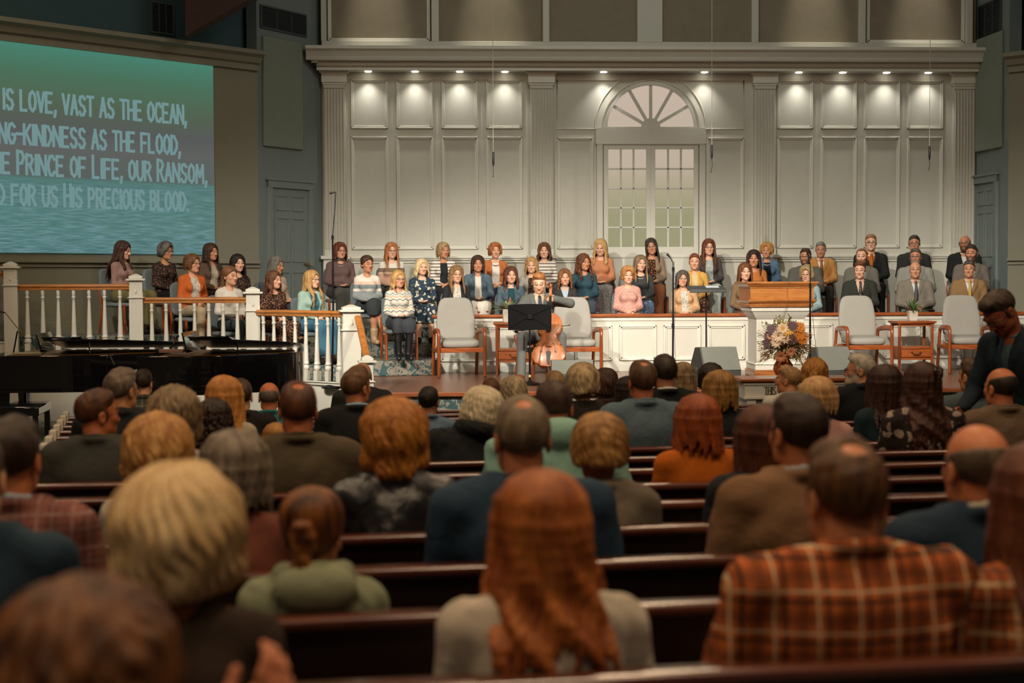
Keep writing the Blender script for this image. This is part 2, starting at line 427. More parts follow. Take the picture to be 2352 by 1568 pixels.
def head_field(v, Hc, R, g, P):
    hp = lambda p: Hc + R @ np.array(p, float)
    E = lambda c, r, k=.02, op='u': v.ell(hp(c), r, k, op, R)
    C = lambda a, b, ra, rb=None, k=.01, op='u', **q: v.cap(hp(a), hp(b), ra, rb, k, op, **q)
    m = g != 'f'; fat = P.get('fat', 0.0); jw = (1.08 if m else .96) + fat * .35
    E(SKULL_C, SKULL_R, .02)
    E((0, -.034, -.028), (.060 * (1 + fat * .3), .062, .086), .03)
    E((0, -.04, -.076), (.047 * jw, .046, .040), .03)
    E((0, -.078, -.097), (.021 * jw, .018, .018), .022)
    for s in (-1, 1):
        E((s * .040, -.062, -.022), (.025, .026, .024), .02)
        E((s * .045 * jw, -.012, -.066), (.018, .032, .03), .025)
        E((s * .030, -.104, .003), (.019, .014, .012), .012, 's')
        E((s * .031, -.080, .001), (.0155, .0135, .0125), .003)
        E((s * .079, .014, -.012), (.010, .02, .033), .006)
        E((s * .088, .010, -.010), (.006, .010, .018), .005, 's')
    C((-.036, -.088, .021), (.036, -.088, .021), .0105, k=.016)
    C((0, -.092, .010), (0, -.113, -.033), .0075, .0115, .012)
    for s in (-1, 1): E((s * .0115, -.101, -.038), (.009, .0095, .008), .008)
    C((-.020, -.089, -.0615), (.020, -.089, -.0615), .0058, k=.006, sq=(1, 1, .9)); C((-.016, -.090, -.0725), (.016, -.090, -.0725), .0068, k=.006)
    C((-.024, -.101, -.067), (.024, -.101, -.067), .0035, k=.005, op='s')
    if P.get('beard'): E((0, -.07, -.088), (.05 * jw, .045, .04), .02); E((0, -.1, -.055), (.028, .012, .007), .01)

def paint_face(L, skin, brow, P, g):
    """surface colours of brows, eyes, lips, beard; painted shade at mouth line and nostrils"""
    n = len(L); c = np.tile(np.array(skin, f4), (n, 1)); x, y, z = L[:, 0], L[:, 1], L[:, 2]; u = np.abs(x); fr = y < -.045
    def put(m, col, a=1.0):
        m = np.asarray(m, f4)[:, None] * a; c[:] = c * (1 - m) + np.array(col, f4) * m
    bl = np.exp(-(((u - .043) / .02) ** 2 + ((z + .03) / .02) ** 2)) * fr
    put(bl, (skin[0] * 1.0, skin[1] * .72, skin[2] * .66), .5)
    if P.get('beard'):
        w = sstep(-.030, -.055, z - .55 * np.clip(u - .03, 0, 1) + .0) * sstep(.015, -.02, y) * (z > -.125)
        w = np.maximum(w, sstep(.011, .004, np.abs(z + .052)) * (u < .03) * fr)
        put(w * ((((x / .019) ** 2 + ((z + .068) / .008) ** 2) > 1)), P['beard'], .85)
    put((((x / .023) ** 2 + ((z + .067) / .0115) ** 2) < 1) & (y < -.08), (skin[0] * .72, skin[1] * .40, skin[2] * .38) if g == 'f' else (skin[0] * .75, skin[1] * .52, skin[2] * .46), .9)
    put((u < .022) & (np.abs(z + .067) < .0022) & (y < -.08), (skin[0] * .25, skin[1] * .14, skin[2] * .12), .8)  # shade between the lips, painted as a dark line
    zc = .022 + .008 * (1 - ((u - .030) / .018) ** 2) + .004
    put((u > .012) & (u < .049) & (np.abs(z - zc) < (.0045 if g == 'f' else .0055)) & fr, brow, .85)
    ey = ((u - .031) / .0165) ** 2 + ((z - .001) / .0085) ** 2
    put((ey < 1.9) & (z > -.001) & (y < -.06), (.03, .018, .012), .8)
    op = 0.0065 if not P.get('shut') else -.01
    put((((u - .031) / .0135) ** 2 + ((z - .0005) / max(op, 1e-4)) ** 2 < 1) & (op > 0) & (y < -.06), (.62, .58, .52))
    put(((u - .031) ** 2 + (z - .001) ** 2 < .0072 ** 2) & (np.abs(z) < .0075) & (op > 0) & (y < -.06), (.035, .025, .018))
    put((((u - .0085) / .005) ** 2 + ((z + .043) / .004) ** 2 < 1) & (y < -.09), (skin[0] * .3, skin[1] * .2, skin[2] * .18), .8)  # shade inside the nostrils, painted as dark spots
    return c

def hair_mesh(st, h, seed):
    """st: style, colour, highlight, length below eye level, options"""
    style, col, hi = st['s'], S(st['c']), S(st.get('c2', st['c'])); L = st.get('len', .12); wave = st.get('wave', .0); wl = st.get('wl', .10)
    r = random.Random(seed); vol = st.get('vol', 0.0)
    lo = np.array((-.16 - vol, -.16, -.14)); hi_ = np.array((.16 + vol, .19 + vol, .17 + vol))
    if style in ('bob', 'long', 'tail', 'braids'): lo[2] = -L - .06; lo[:2] -= .05; hi_[:2] += .05
    v = Vox(lo, hi_, h); X, Y, Z = v.grid()
    t = {'short': .008, 'bald': .006, 'reced': .008, 'perm': .026, 'bob': .017, 'long': .014, 'bun': .013, 'tail': .013, 'braids': .012}[style] + vol
    rr = SKULL_R + t
    v.ell(SKULL_C, rr, .001)
    pl = -(.673 * Y + .74 * Z) + st.get('line', .004) + .0035 * wob(X, Y, Z, seed + 2, (90, 90, 90), 4)        # hairline plane: forehead - above the ear - nape
    if style in ('short', 'reced', 'bald'):
        if style == 'short':
            v.ell((0, -.030, .078), (.066, .068, .050 + st.get('top', 0.0)), .03)
            X_ = wob(X, Y, Z, seed + 21, (70, 70, 70), 6); v.d += (.0035 * X_ * sstep(.03, .09, Z)).astype(f4)
            if st.get('side'): v.ell((st['side'], -.055, .105), (.05, .045, .03), .02)
        v.d += (t * .9 * (1 - sstep(.0, .055, -pl))).astype(f4)
        v.d = smax(v.d, pl.astype(f4), .008)
        if st.get('spot'): v.ell((0, .055, .135), (.034 * st['spot'], .04 * st['spot'], .04), .012, 's')
        for s in (-1, 1): v.cap((s * .077, -.012, .02), (s * .076, -.012, -.02), .008, k=.008)
        if style == 'reced':
            for s in (-1, 1): v.ell((s * .055, -.105, .085), (.038, .055, .04), .02, 's')
            v.d = smax(v.d, (-(.5 * Y + .866 * Z) + .035 + 0 * X).astype(f4) * (1.0), .01) if st.get('high') else v.d
        if style == 'bald':
            lim = st.get('lim', .035); v.d = smax(v.d, (Z - lim - .25 * Y + 0 * X).astype(f4), .012); v.d = smax(v.d, (-Y - .045 + 0 * X + 0 * Z).astype(f4), .01)
    elif style == 'perm':
        v.ell((0, .0, .06), rr * np.array((1.05, 1.0, .92)), .02)
        for s in (-1, 1): v.ell((s * .078, .015, -.025 - .3 * L), (.034 + vol, .055, .05), .03)
        v.ell((0, .09, -.04 - .4 * L), (.075, .045, .055), .03)
    else:
        v.ell((0, .02, .07), rr * np.array((1.0, 1.0, .75)), .02)
        if style in ('bun', 'tail'): v.d = smax(v.d, (pl - .012).astype(f4), .015)
    if style not in ('bald',):
        fo = st.get('fo', 0.0)
        if style in ('perm', 'bob', 'long', 'braids', 'bun', 'tail'):
            v.ell((0, -.140, -.012 + fo), (.066, .095, .108), .014, 's')
            v.ell((0, -.06, -.085), (.066, .075, .075), .012, 's')
    if style in ('perm',): v.d = smax(v.d, (-(Z + .075 + L * .6) + 0 * X + 0 * Y).astype(f4), .02)
    if style in ('bob', 'long', 'tail', 'braids'):
        # cap must not reach under the nape as a ball; locks take over below
        part = st.get('part', .012)
        paths = []
        if style in ('bob', 'long'):
            N = st.get('n', 46)
            for i in range(N):
                th = R_(58 + (302 - 58) * i / (N - 1) + r.uniform(-3, 3)); sx, cy = math.sin(th), math.cos(th)
                back = cy < .17 or st.get('fwd', .5) < .05; w0 = r.uniform(.94, 1.05); ph = r.uniform(0, 6.28) if st.get('curl') else .42 * i + r.uniform(-.35, .35)
                pts = []
                for f_ in (14, 38, 63, 88):
                    q = R_(f_); pts.append(SKULL_C + np.array((rr[0] * math.sin(q) * sx * w0, -rr[1] * math.sin(q) * cy * w0, rr[2] * math.cos(q))))
                p = pts[-1]; zend = -L + r.uniform(-.02, .02) * (1 + 3 * L); n_ = max(3, int((p[2] - zend) / (.028 if wave or st.get('curl') else .05)))
                for j in range(1, n_ + 1):
                    a = j / n_; z = p[2] + (zend - p[2]) * a
                    below = sstep(-.10, -.24, z)
                    tx, ty = p[0] * (1 + .1 * a), p[1]
                    if back: ty = ty * (1 - below) + (.150 - .018 * abs(sx) + .02 * a) * below; tx = tx * (1 + .18 * below * abs(cy))
                    else:
                        fwd_ = st.get('fwd', .5); ty = ty * (1 - below) + (-.115 * fwd_ * 1.0 + .04 * (1 - fwd_)) * below; tx = tx * (1 - .10 * below) + math.copysign(.012, p[0]) * below
                    pull = -.010 * sstep(-.04, -.1, z) * (1 - below) * (1 if style == 'long' else 0)
                    tx += math.copysign(pull, tx) if abs(tx) > .03 else 0
                    tx *= 1 + st.get('flare', 0.0) * a * a; 
                    if st.get('curl'): an = ph + z / wl * 6.28; tx += wave * math.cos(an); ty += wave * math.sin(an)
                    else: an = ph + z / wl * 6.28; tx += wave * math.sin(an) * a; ty += wave * .6 * math.cos(an) * a
                    pts.append(np.array((tx, ty, z)))
                r0 = st.get('r', .0145) * r.uniform(.8, 1.15); n2 = len(pts); rs = [r0 * .3] + [r0 * (1 - .75 * max(0, (q_ / (n2 - 1) - .55) / .45) ** 1.5) for q_ in range(1, n2)]; paths.append((pts, rs))
        if style == 'tail':
            p0 = np.array((0, .105, .045 if st.get('high') else .0)); 
            for i in range(9):
                a = 6.28 * i / 9; o = np.array((math.cos(a), math.sin(a), 0)) * .016
                pts = [p0, p0 + o + (0, .035, .0)]
                for j in range(1, 8): z = p0[2] - (p0[2] + L) * j / 7; pts.append(np.array((o[0] * (1.3 - .5 * j / 7) + wave * math.sin(z / wl * 6.28 + i), .135 + o[1] * 1.1 + wave * .5 * math.cos(z / wl * 6.28 + i * 2), z)))
                paths.append((pts, [.012] + [.014] * 7 + [.007]))
        if style == 'braids':
            for i in range(26):
                th = R_(62 + 236 * i / 25); sx, cy = math.sin(th), math.cos(th); pts = []
                for f_ in (20, 50, 85): q = R_(f_); pts.append(SKULL_C + np.array((rr[0] * math.sin(q) * sx, -rr[1] * math.sin(q) * cy, rr[2] * math.cos(q))))
                for j in range(1, 7): z = pts[2][2] - (pts[2][2] + L) * j / 6; pts.append(np.array((pts[2][0] * (1 + .12 * j / 6), pts[2][1] * (1 + .0) + .01 * j / 6, z)) if True else 0)
                paths.append((pts, [.009] * len(pts)))
        for pts, rs in paths: v.tube(pts, rs, .006)
    if style == 'bun' or st.get('bun'): bz = st.get('bz', -.02); v.ell((0, .125, bz), (.042, .036, .04), .012)
    az = np.arctan2(X, -(Y - .012)) + 0 * Z
    am = st.get('amp', .0012 if style in ('short', 'bald', 'reced') else .0018); fq = st.get('fq', 75)
    if style == 'perm' or st.get('curl'):
        w1 = wob(X, Y, Z, seed, (fq * .45,) * 3, 6); v.d += (st.get('amp', .0055) * (.75 * wob(X, Y, Z, seed + 7, (fq,) * 3, 7) + .55 * np.sin(az * 26 + w1 * 4 + Z * 60) + .5 * w1)).astype(f4)
    else: v.d += (am * (np.sin(az * 46 + 4 * np.sin(Z * 22 + seed) + 3 * np.sin(X * 50 + Y * 31)) * .6 + wob(X, Y, Z, seed + 5, (60, 60, 18), 6))).astype(f4)
    V, Q = v.mesh()
    if len(V) == 0: return V, Q, V
    V = relax(V, Q, 1, .35)
    a = np.arctan2(V[:, 0], -(V[:, 1] - .012)); m = np.clip(.42 + .22 * np.sin(a * 31 + 3 * np.sin(V[:, 2] * 20 + seed) + 4 * np.sin(a * 7)) + .42 * wob(V[:, 0], V[:, 1], V[:, 2], seed + 3, (60, 60, 22), 6), 0, 1)[:, None]
    if 'tip' in st: m = np.clip(m * .5 + sstep(-.05, -L * .9, V[:, 2])[:, None], 0, 1); hi = S(st['tip'])
    return V, Q, np.array(col, f4) * (1 - m) + np.array(hi, f4) * m

def fig(P, loc, rz=0.0, s=1.0):
    """One person. P holds looks and pose; the figure is built facing -Y with its feet on z = 0."""
    g = P.get('g', 'f'); m = g != 'f'; W = P.get('w', 1.06 if m else .98); h = P.get('h', .0048); hc = P.get('hc', .0115); fat = P.get('fat', 0.0)
    seed = P.get('seed', rnd.randint(1, 9999)); skin = S(P.get('skin', 'd9a58a')); tint = np.array(skin, f4)
    root = empty('person', loc, rz, s); tag(root, P['label'], 'person', P.get('group'))
    stand = P.get('stand', 0.0)                       # metres added to the legs when upright
    lean = R_(P.get('lean', 0)); tilt = R_(P.get('tilt', 0)); pv = np.array((0, .02, .55))
    def bend(V):
        V = np.array(V, float)
        if lean or tilt:
            f_ = sstep(.52, .82, V[:, 2]); d = V - pv
            a = lean * f_; ca, sa = np.cos(a), np.sin(a); y = d[:, 1] * ca - d[:, 2] * sa; z = d[:, 1] * sa + d[:, 2] * ca
            b = tilt * f_; cb, sb = np.cos(b), np.sin(b); x = d[:, 0] * cb + z * sb; z = -d[:, 0] * sb + z * cb
            V = np.stack((x, y, z), 1) + pv
        if stand: V[:, 2] += stand
        return V
    sw = (.170 if m else .148) * W
    # ---- skeleton
    sh = {1: np.array((sw, .02, .955)), -1: np.array((-sw, .02, .955))}
    el = {k: np.array((k * (sw + .042 + .03 * fat), -.01, .71)) for k in (1, -1)}
    wr = {1: np.array((.062, -.225 - .05 * fat, .665)), -1: np.array((-.058, -.215 - .05 * fat, .655))}
    for k, q in P.get('el', {}).items(): el[k] = np.array(q, float)
    for k, q in P.get('wr', {}).items(): wr[k] = np.array(q, float)
    hf = P.get('hf', {1: (-.75, -.6, -.12), -1: (.8, -.55, -.1)}); hn = P.get('hn', {1: (0, -.1, -1), -1: (0, -.1, -1)})
    Hc = np.array((0, -.018 - P.get('fwd', 0), 1.185 + P.get('hz', 0))); R = rotm(P.get('yaw', 0), P.get('nod', 0), P.get('roll', 0))
    hs = P.get('hs', 1.0)
    # ---- body: head, neck and chest in one surface; then hands and legs
    v = Vox((-.22, -.20, .90), (.22, .20, 1.335), h)
    head_field(v, Hc, R, g, P)
    nk = (.055 if m else .046) + fat * .01
    v.cap(Hc + R @ np.array((0, .022, -.06)), (0, .018, 1.0), nk, nk * 1.04, .02)
    v.ell((0, .012, .89), (.14 * W, .086, .125), .05); v.cap((-.075, .012, .975), (.075, .012, .975), .034, k=.05)
    V, Q = v.mesh(); Lc = (V - Hc) @ R
    brow = np.array(S(P['hair']['c'] if P.get('hair') else '6a5040')) * .7
    CC = paint_face(Lc, skin, tuple(brow), {**P, 'beard': tuple(S(P['beard'])) if P.get('beard') else None}, g)
    Vs, Qs, Cs, off = [bend(V)], [Q], [CC], len(V)
    def more(v_):
        nonlocal off
        a, q = v_.mesh()
        if len(a): Vs.append(bend(a)); Qs.append(q + off); Cs.append(np.tile(tint, (len(a), 1))); off += len(a)
    if P.get('hands', 1):
        hh = .0052 if h < .007 else .0075
        for k in (1, -1):
            w_ = wr[k]; v = Vox(w_ - .17, w_ + .17, hh); hand(v, w_, hf[k], hn[k], k, P.get('curl', .55)); 
            fa = (el[k] - w_) / np.linalg.norm(el[k] - w_); v.cap(w_ + fa * .055, w_, .027, .025, .01); more(v)
    hem = P.get('hem', 0.0); bot = P.get('bot')
    kx = P.get('kx', .095); ky = P.get('ky', -.45)
    K = {k: np.array((k * kx, ky, .535)) for k in (1, -1)}; A = {k: np.array((k * P.get('ax', .095), P.get('ay', -.42), .085)) for k in (1, -1)}
    if P.get('cross'):  # legs crossed at the knee
        K[-1] = np.array((.02, -.47, .60)); A[-1] = np.array((.16, -.50, .22)); K[1] = np.array((.03, -.44, .52)); A[1] = np.array((.03, -.40, .085))
    Hp = {k: np.array((k * .085, .0, .54)) for k in (1, -1)}
    if stand: K = {1: np.array((.10, .0, .05)), -1: np.array((-.10, -.03, .05))}; A = {1: np.array((.11, .06, .09 - stand)), -1: np.array((-.11, -.08, .09 - stand))}
    ft = {k: A[k] + np.array((k * .02, -.155, -.05)) for k in (1, -1)}
    lowz = -stand - .02
    if hem > .14 and bot:
        for k in (1, -1):
            v = Vox(np.minimum(K[k], ft[k]) - .09, np.maximum(K[k], A[k]) + .09, .010)
            v.cap(K[k], K[k] * .6 + A[k] * .4 + (0, .015, 0), .052, .056, .02); v.cap(K[k] * .6 + A[k] * .4 + (0, .015, 0), A[k], .056, .034, .02)
            v.cap(A[k] + (0, .02, -.04), ft[k], .034, .026, .02); more(v)
    BV, BQ, BC = np.concatenate(Vs), np.concatenate(Qs), np.concatenate(Cs)
    offs = np.cumsum([0] + [len(a) for a in Vs])
    def ring(i, tgt):
        q = np.nonzero((BQ[:, 0] >= offs[i]) & (BQ[:, 0] < offs[i + 1]))[0]; c_ = BV[BQ[q]].mean(1); j = q[((c_ - tgt) ** 2).sum(1).argmin()]; return j
    xv, xq, dead, nb = [], [], [], len(BV)
    def link(i, ti, pts, j, tj):
        nonlocal nb
        a, b_ = ring(i, bend(ti[None])[0]), ring(j, bend(tj[None])[0])
        if a in dead or b_ in dead: return
        dead.extend((a, b_)); prev = [int(k_) for k_ in BQ[a]]; last = [int(k_) for k_ in BQ[b_]][::-1]
        for p_ in pts:
            c_ = bend(np.array(p_)[None])[0]; o_ = BV[prev] if max(prev) < len(BV) else np.array([xv[k_ - len(BV)] for k_ in prev]); sh_ = o_ - o_.mean(0); sh_ = sh_ / (np.linalg.norm(sh_, axis=1)[:, None] + 1e-9) * .012
            new = list(range(nb, nb + 4)); xv.extend(c_ + sh_); nb += 4
            xq.extend([prev[k_], prev[(k_ + 1) % 4], new[(k_ + 1) % 4], new[k_]] for k_ in range(4)); prev = new
        o_ = np.array([xv[k_ - len(BV)] for k_ in prev]); best = min(range(4), key=lambda r_: sum(np.linalg.norm(o_[k_] - BV[last[(k_ + r_) % 4]]) for k_ in range(4))); last = [last[(k_ + best) % 4] for k_ in range(4)]
        xq.extend([prev[k_], prev[(k_ + 1) % 4], last[(k_ + 1) % 4], last[k_]] for k_ in range(4))
    isl = 1
    if P.get('hands', 1):
        for k in (1, -1): link(0, np.array((k * .10, .02, .93)), [sh[k] * .8 + (0, 0, .75 * 0), sh[k], el[k], el[k] * .4 + wr[k] * .6], isl, wr[k] + (el[k] - wr[k]) * .25); isl += 1
    if hem > .14 and bot:
        for k in (1, -1): link(0, np.array((k * .05, .02, .77)), [(k * .05, .02, .70), Hp[k], Hp[k] * .3 + K[k] * .7], isl, K[k] + (0, .05, .0)); isl += 1
    if xv:
        keep = np.ones(len(BQ), bool); keep[dead] = False
        BQ = np.concatenate((BQ[keep], np.array(xq, np.int64))); BV = np.concatenate((BV, np.array(xv))); BC = np.concatenate((BC, np.tile(tint, (len(xv), 1))))
    mesh_obj('body', BV, BQ, M_SKIN, root, BC)
    # ---- clothes
    tops = P.get('top', ('sweater', '888888')); kind, tc = tops[0], tops[1]
    inf = {'sweater': .006, 'shirt': .004, 'dress': .003, 'cardigan': .010, 'suit': .012, 'coat': .022, 'hoodie': .016, 'denim': .010, 'vest': .008, 'blouse': .005}[kind] + P.get('inf', 0)
    bust = 0 if m else P.get('bust', 1.0)
    def torso(v, i, arms=True, k=.03):
        v.ell((0, .015, .57), (.165 * W + i + .04 * fat, .125 + i + .05 * fat, .13), k)
        v.ell((0, .01 - .035 * fat, .70), ((.152 if m else .138) * W + i + .06 * fat, .108 + i + .07 * fat, .15), .05)
        v.ell((0, .018, .86), ((.172 if m else .152) * W + i, .115 + i, .17), .05)
        if bust:
            for s_ in (-1, 1): v.ell((s_ * .064, -.078, .855), (.062 + i, .052 * bust + i, .060), .04)
        v.cap((-sw + .02, .025, .96), (sw - .02, .025, .96), .052 + i, k=.04)
        v.cap((0, .035, 1.035), (sw * .8, .025, .972), .036 + i, .046 + i, .03); v.cap((0, .035, 1.035), (-sw * .8, .025, .972), .036 + i, .046 + i, .03)
        if arms:
            for s_ in (-1, 1):
                v.cap(sh[s_], el[s_], (.053 if m else .046) + i, (.044 if m else .038) + i, .035)
                v.cap(el[s_], wr[s_], (.043 if m else .038) + i, .033 + i * .9, .02)
    def wrinkle(v, amp):
        X, Y, Z = v.grid(); v.d += (amp * wob(X, Y, Z, seed, (26, 26, 15), 6) + amp * .6 * wob(X, Y, Z, seed + 1, (55, 55, 30), 5)).astype(f4)
    reach = max(.34, max(abs(q[0]) for q in list(el.values()) + list(wr.values())) + .09)
    ylo = min(-.33, min(q[1] for q in list(el.values()) + list(wr.values())) - .09); zhi = max(1.12, max(q[2] for q in list(el.values()) + list(wr.values())) + .09)
    zlo = P.get('tz', .46)
    v = Vox((-reach, ylo, zlo - .03), (reach, .24, zhi), hc); torso(v, inf); wrinkle(v, P.get('wr_amp', .0035 if kind in ('suit', 'coat') else .0028))
    X, Y, Z = v.grid()
    v.d = smax(v.d, (zlo - Z + 0 * X + 0 * Y).astype(f4), .01)
    open_ = {'suit': (.062, 1.02, .0, .745), 'cardigan': (.05, 1.02, .075, .45), 'denim': (.045, 1.02, .06, .45), 'coat': (.045, 1.02, .05, .45), 'vest': (.06, 1.02, .0, .80)}.get(kind)
    if P.get('closed'): open_ = None
    if open_:
        w1, z1, w0, z0 = open_; a = np.clip((Z - z0) / (z1 - z0), 0, 1.2); ww = w0 + (w1 - w0) * a; u = np.abs(X)
        if kind in ('suit', 'denim', 'coat'):
            band = (.062 if kind == 'suit' else .03) * np.clip(a * 1.3, .1, 1); v.d -= (.010 * ((u > ww) & (u < ww + band) & (Y < .02) & (Z > z0) & (Z < 1.06))).astype(f4)
        cut = np.where(Z > z0, np.maximum(u - ww, Y - .01), .3).astype(f4); v.d = smax(v.d, -cut, .006)
    deep = P.get('neck', .0 if m else .012)
    if kind in ('sweater', 'dress', 'blouse', 'hoodie', 'shirt', 'vest', 'cardigan', 'denim', 'suit', 'coat'):
        rn = (.066 if m else .066) + (.012 if kind in ('dress', 'blouse') else 0)
        v.ell((0, -.035 - deep, 1.085 - deep), (rn, .105 + deep, .075 + deep), .010, 's')
        v.cap((0, .016, 1.045), (0, .012, 1.2), nk + .004, k=.006, op='s')
    if kind == 'turtle' or P.get('turtle'): v.tube([(math.sin(a) * .058, .02 - math.cos(a) * .058, 1.055 + .01 * math.cos(a * 3)) for a in np.linspace(0, 6.28, 13)], .022, .02)
    def collar(v, r=.013, z=1.045, rad=None, half=False):
        rad = rad or nk + .014; A0 = np.linspace(.45, 6.28 - .45, 15) if not half else np.linspace(.9, 5.38, 14)
        v.tube([(math.sin(a) * rad, .026 - math.cos(a) * rad * .95, z + .006 - .028 * (1 + math.cos(a)) / 2 * 1.2) for a in A0], r, .008)
    if kind in ('suit', 'coat'): collar(v, .016, 1.036, nk + .020, True)
    if kind in ('denim',) or (kind == 'shirt'): collar(v, .014, 1.046)
    if kind == 'hoodie':
        v.ell((0, .115, 1.02), (.12, .075, .075), .03); v.tube([(math.sin(a) * .088, .03 - math.cos(a) * .075, 1.055 - .05 * math.cos(a / 2) ** 8) for a in np.linspace(.8, 5.48, 11)], .026, .025)
    if kind == 'coat' and P.get('fur'):
        for a in np.linspace(.7, 5.58, 16): v.ell((math.sin(a) * .10, .04 - math.cos(a) * .09, 1.06), (.045, .045, .042), .02)
        X, Y, Z = v.grid(); v.d += (.006 * wob(X, Y, Z, 5, (140, 140, 140), 6) * (Z > 1.0)).astype(f4)
    V, Q = v.mesh(); V = relax(V, Q, 1, .5)
    def cm(c):  # colour code or a patterned material
        return (M_CLOTH, S(c)) if isinstance(c, str) else (c, (.5, .5, .5))
    mt, cc = cm(tc); mt = P.get('topmat', mt)
    pname = {'suit': 'jacket', 'denim': 'jacket', 'coat': 'coat', 'dress': 'dress'}.get(kind, kind)
    mesh_obj(pname, bend(V), Q, mt, root, np.tile(np.array(cc, f4), (len(V), 1)))
    inn = tops[2] if len(tops) > 2 else None
    if inn:
        v = Vox((-.24, -.22, .46), (.24, .2, 1.1), hc); torso(v, -.004 if kind != 'vest' else -.001, kind == 'vest'); X, Y, Z = v.grid()
        v.ell((0, -.03 - deep * .6, 1.095 - deep), (.058, .11, .07), .008, 's'); v.cap((0, .016, 1.045), (0, .012, 1.2), nk + .003, k=.004, op='s')
        if m or P.get('collar'): collar(v, .0125, 1.052)
        V, Q = v.mesh(); V = relax(V, Q, 1, .5); mt, cc = cm(inn); mesh_obj('shirt' if (m or P.get('collar')) else 'blouse', bend(V), Q, mt, root, np.tile(np.array(cc, f4), (len(V), 1)))
        if P.get('tie'):
            fy = lambda z: -.118 - .012 * math.sin((z - .7) / .3 * 3.1) - fat * .03
            b = MB(); zs = (1.03, 1.005, .99, .95, .85, .76, .72); ws = (.012, .021, .014, .018, .026, .031, .004)
            ys = [-.072, -.083, -.09] + [fy(z) for z in (.95, .85, .76, .72)]
            b.loft([[(-w_, y_, z_), (0, y_ - .007, z_), (w_, y_, z_), (0, y_ + .012, z_)] for w_, y_, z_ in zip(ws, ys, zs)])
            mt, cc = cm(P['tie']); V = bend(np.array(b.v)); mesh_obj('tie', V, b.f, mt, root, np.tile(np.array(cc, f4), (len(V), 1)))
    if bot:
        bc = P.get('botc', 'dress' if kind == 'dress' else '333333')
        if kind == 'dress' and bc == 'dress': bc = tc
        v = Vox((-.34, min(ky, -.45) - .22, min(-.02, lowz)), (.34, .22, .70), .014); sk = bot == 'skirt'; k_ = .12 if sk else .03
        v.ell((0, .015, .545), (.172 * W + .04 * fat, .14 + .03 * fat, .105), .03)
        for s_ in (-1, 1): v.cap(Hp[s_], K[s_], .088 + .012 * fat, .066, k_)
        if sk:
            for s_ in (-1, 1): e_ = K[s_] + np.array((-s_ * .01, .0, -1.0)) * max(0, K[s_][2] - hem); v.cap(K[s_], e_, .062, .066, k_)
            if hem < .3: v.cap((0, ky + .02, .5), (0, ky + .02, hem), .06, .08, .08)
        else:
            for s_ in (-1, 1): v.cap(K[s_], A[s_], .066, .052, .02)
        X, Y, Z = v.grid(); v.d += (.005 * wob(X, Y, Z, seed + 9, (40, 25, 8), 5)).astype(f4)
        if sk: v.d += (.006 * np.sin(X * 70 + 2 * np.sin(Z * 6)) * sstep(.5, .3, Z) + 0 * Y).astype(f4)
        v.d = smax(v.d, (max(hem, lowz + .07) - Z + 0 * X + 0 * Y).astype(f4), .01)
        V, Q = v.mesh(); V = relax(V, Q, 1, .5); mt, cc = cm(bc)
        mesh_obj('skirt' if sk else 'trousers', bend(V), Q, mt, root, np.tile(np.array(cc, f4), (len(V), 1)))
        sc_ = S(P.get('shoe', '201a18'))
        for s_ in (-1, 1):
            v = Vox(np.minimum(A[s_], ft[s_]) - .07, np.maximum(A[s_], ft[s_]) + (.07, .09, P.get('boot', 0) + .08), .009)
            v.cap(A[s_] + (0, .022, -.045), ft[s_] + (0, 0, .003), .040, .034, .03); v.cap(A[s_] + (0, .0, -.02), ft[s_] * .4 + A[s_] * .6 + (0, 0, .0), .040, .036, .02)
            if P.get('boot'): v.cap(A[s_], A[s_] + (K[s_] - A[s_]) / np.linalg.norm(K[s_] - A[s_]) * P['boot'], .048, .062, .02)
            X, Y, Z = v.grid(); v.d = smax(v.d, (A[s_][2] - .083 - Z + 0 * X + 0 * Y).astype(f4), .004)
            V, Q = v.mesh(); mesh_obj('boot' if P.get('boot') else 'shoe', bend(V), Q, M_LEATHER if P.get('boot') else M_CLOTH, root, np.tile(np.array(sc_, f4), (len(V), 1)))
    # ---- hair, glasses, beads
    if P.get('hair'):
        V, Q, C_ = hair_mesh(P['hair'], P.get('hh', .0058), seed)
        if len(V): mesh_obj('hair', bend(V @ R.T + Hc), Q, M_HAIR, root, C_)
    if P.get('specs'):
        b = MB()
        for s_ in (-1, 1):
            b.tube([(s_ * .031 + .0225 * math.copysign(abs(math.cos(a)) ** .6, math.cos(a)), -.110, -.001 + .0165 * math.copysign(abs(math.sin(a)) ** .6, math.sin(a))) for a in np.linspace(0, 6.28, 20)[:-1]], .0019, 5, True)
            b.tube([(s_ * .053, -.109, .006), (s_ * .072, -.08, .006), (s_ * .083, .01, .004)], .0019, 5)
        b.tube([(-.0095, -.112, .003), (0, -.115, .005), (.0095, -.112, .003)], .0018, 5)
        V = bend(np.array(b.v) @ R.T + Hc); mesh_obj('glasses', V, b.f, plain('spectacle_frame_' + P['specs'], S(P['specs']), .35), root)
    if P.get('beads'):
        b = MB(); b.tube([(math.sin(a) * .062, .004 - math.cos(a) * (.088 + .018 * (1 + math.cos(a)) / 2), 1.012 - .062 * (1 + math.cos(a)) / 2) for a in np.linspace(0, 6.28, 26)[:-1]], .0055, 6, True)
        V = bend(np.array(b.v)); mesh_obj('necklace', V, b.f, plain('beads_' + P['beads'], S(P['beads']), .3), root)
    return root
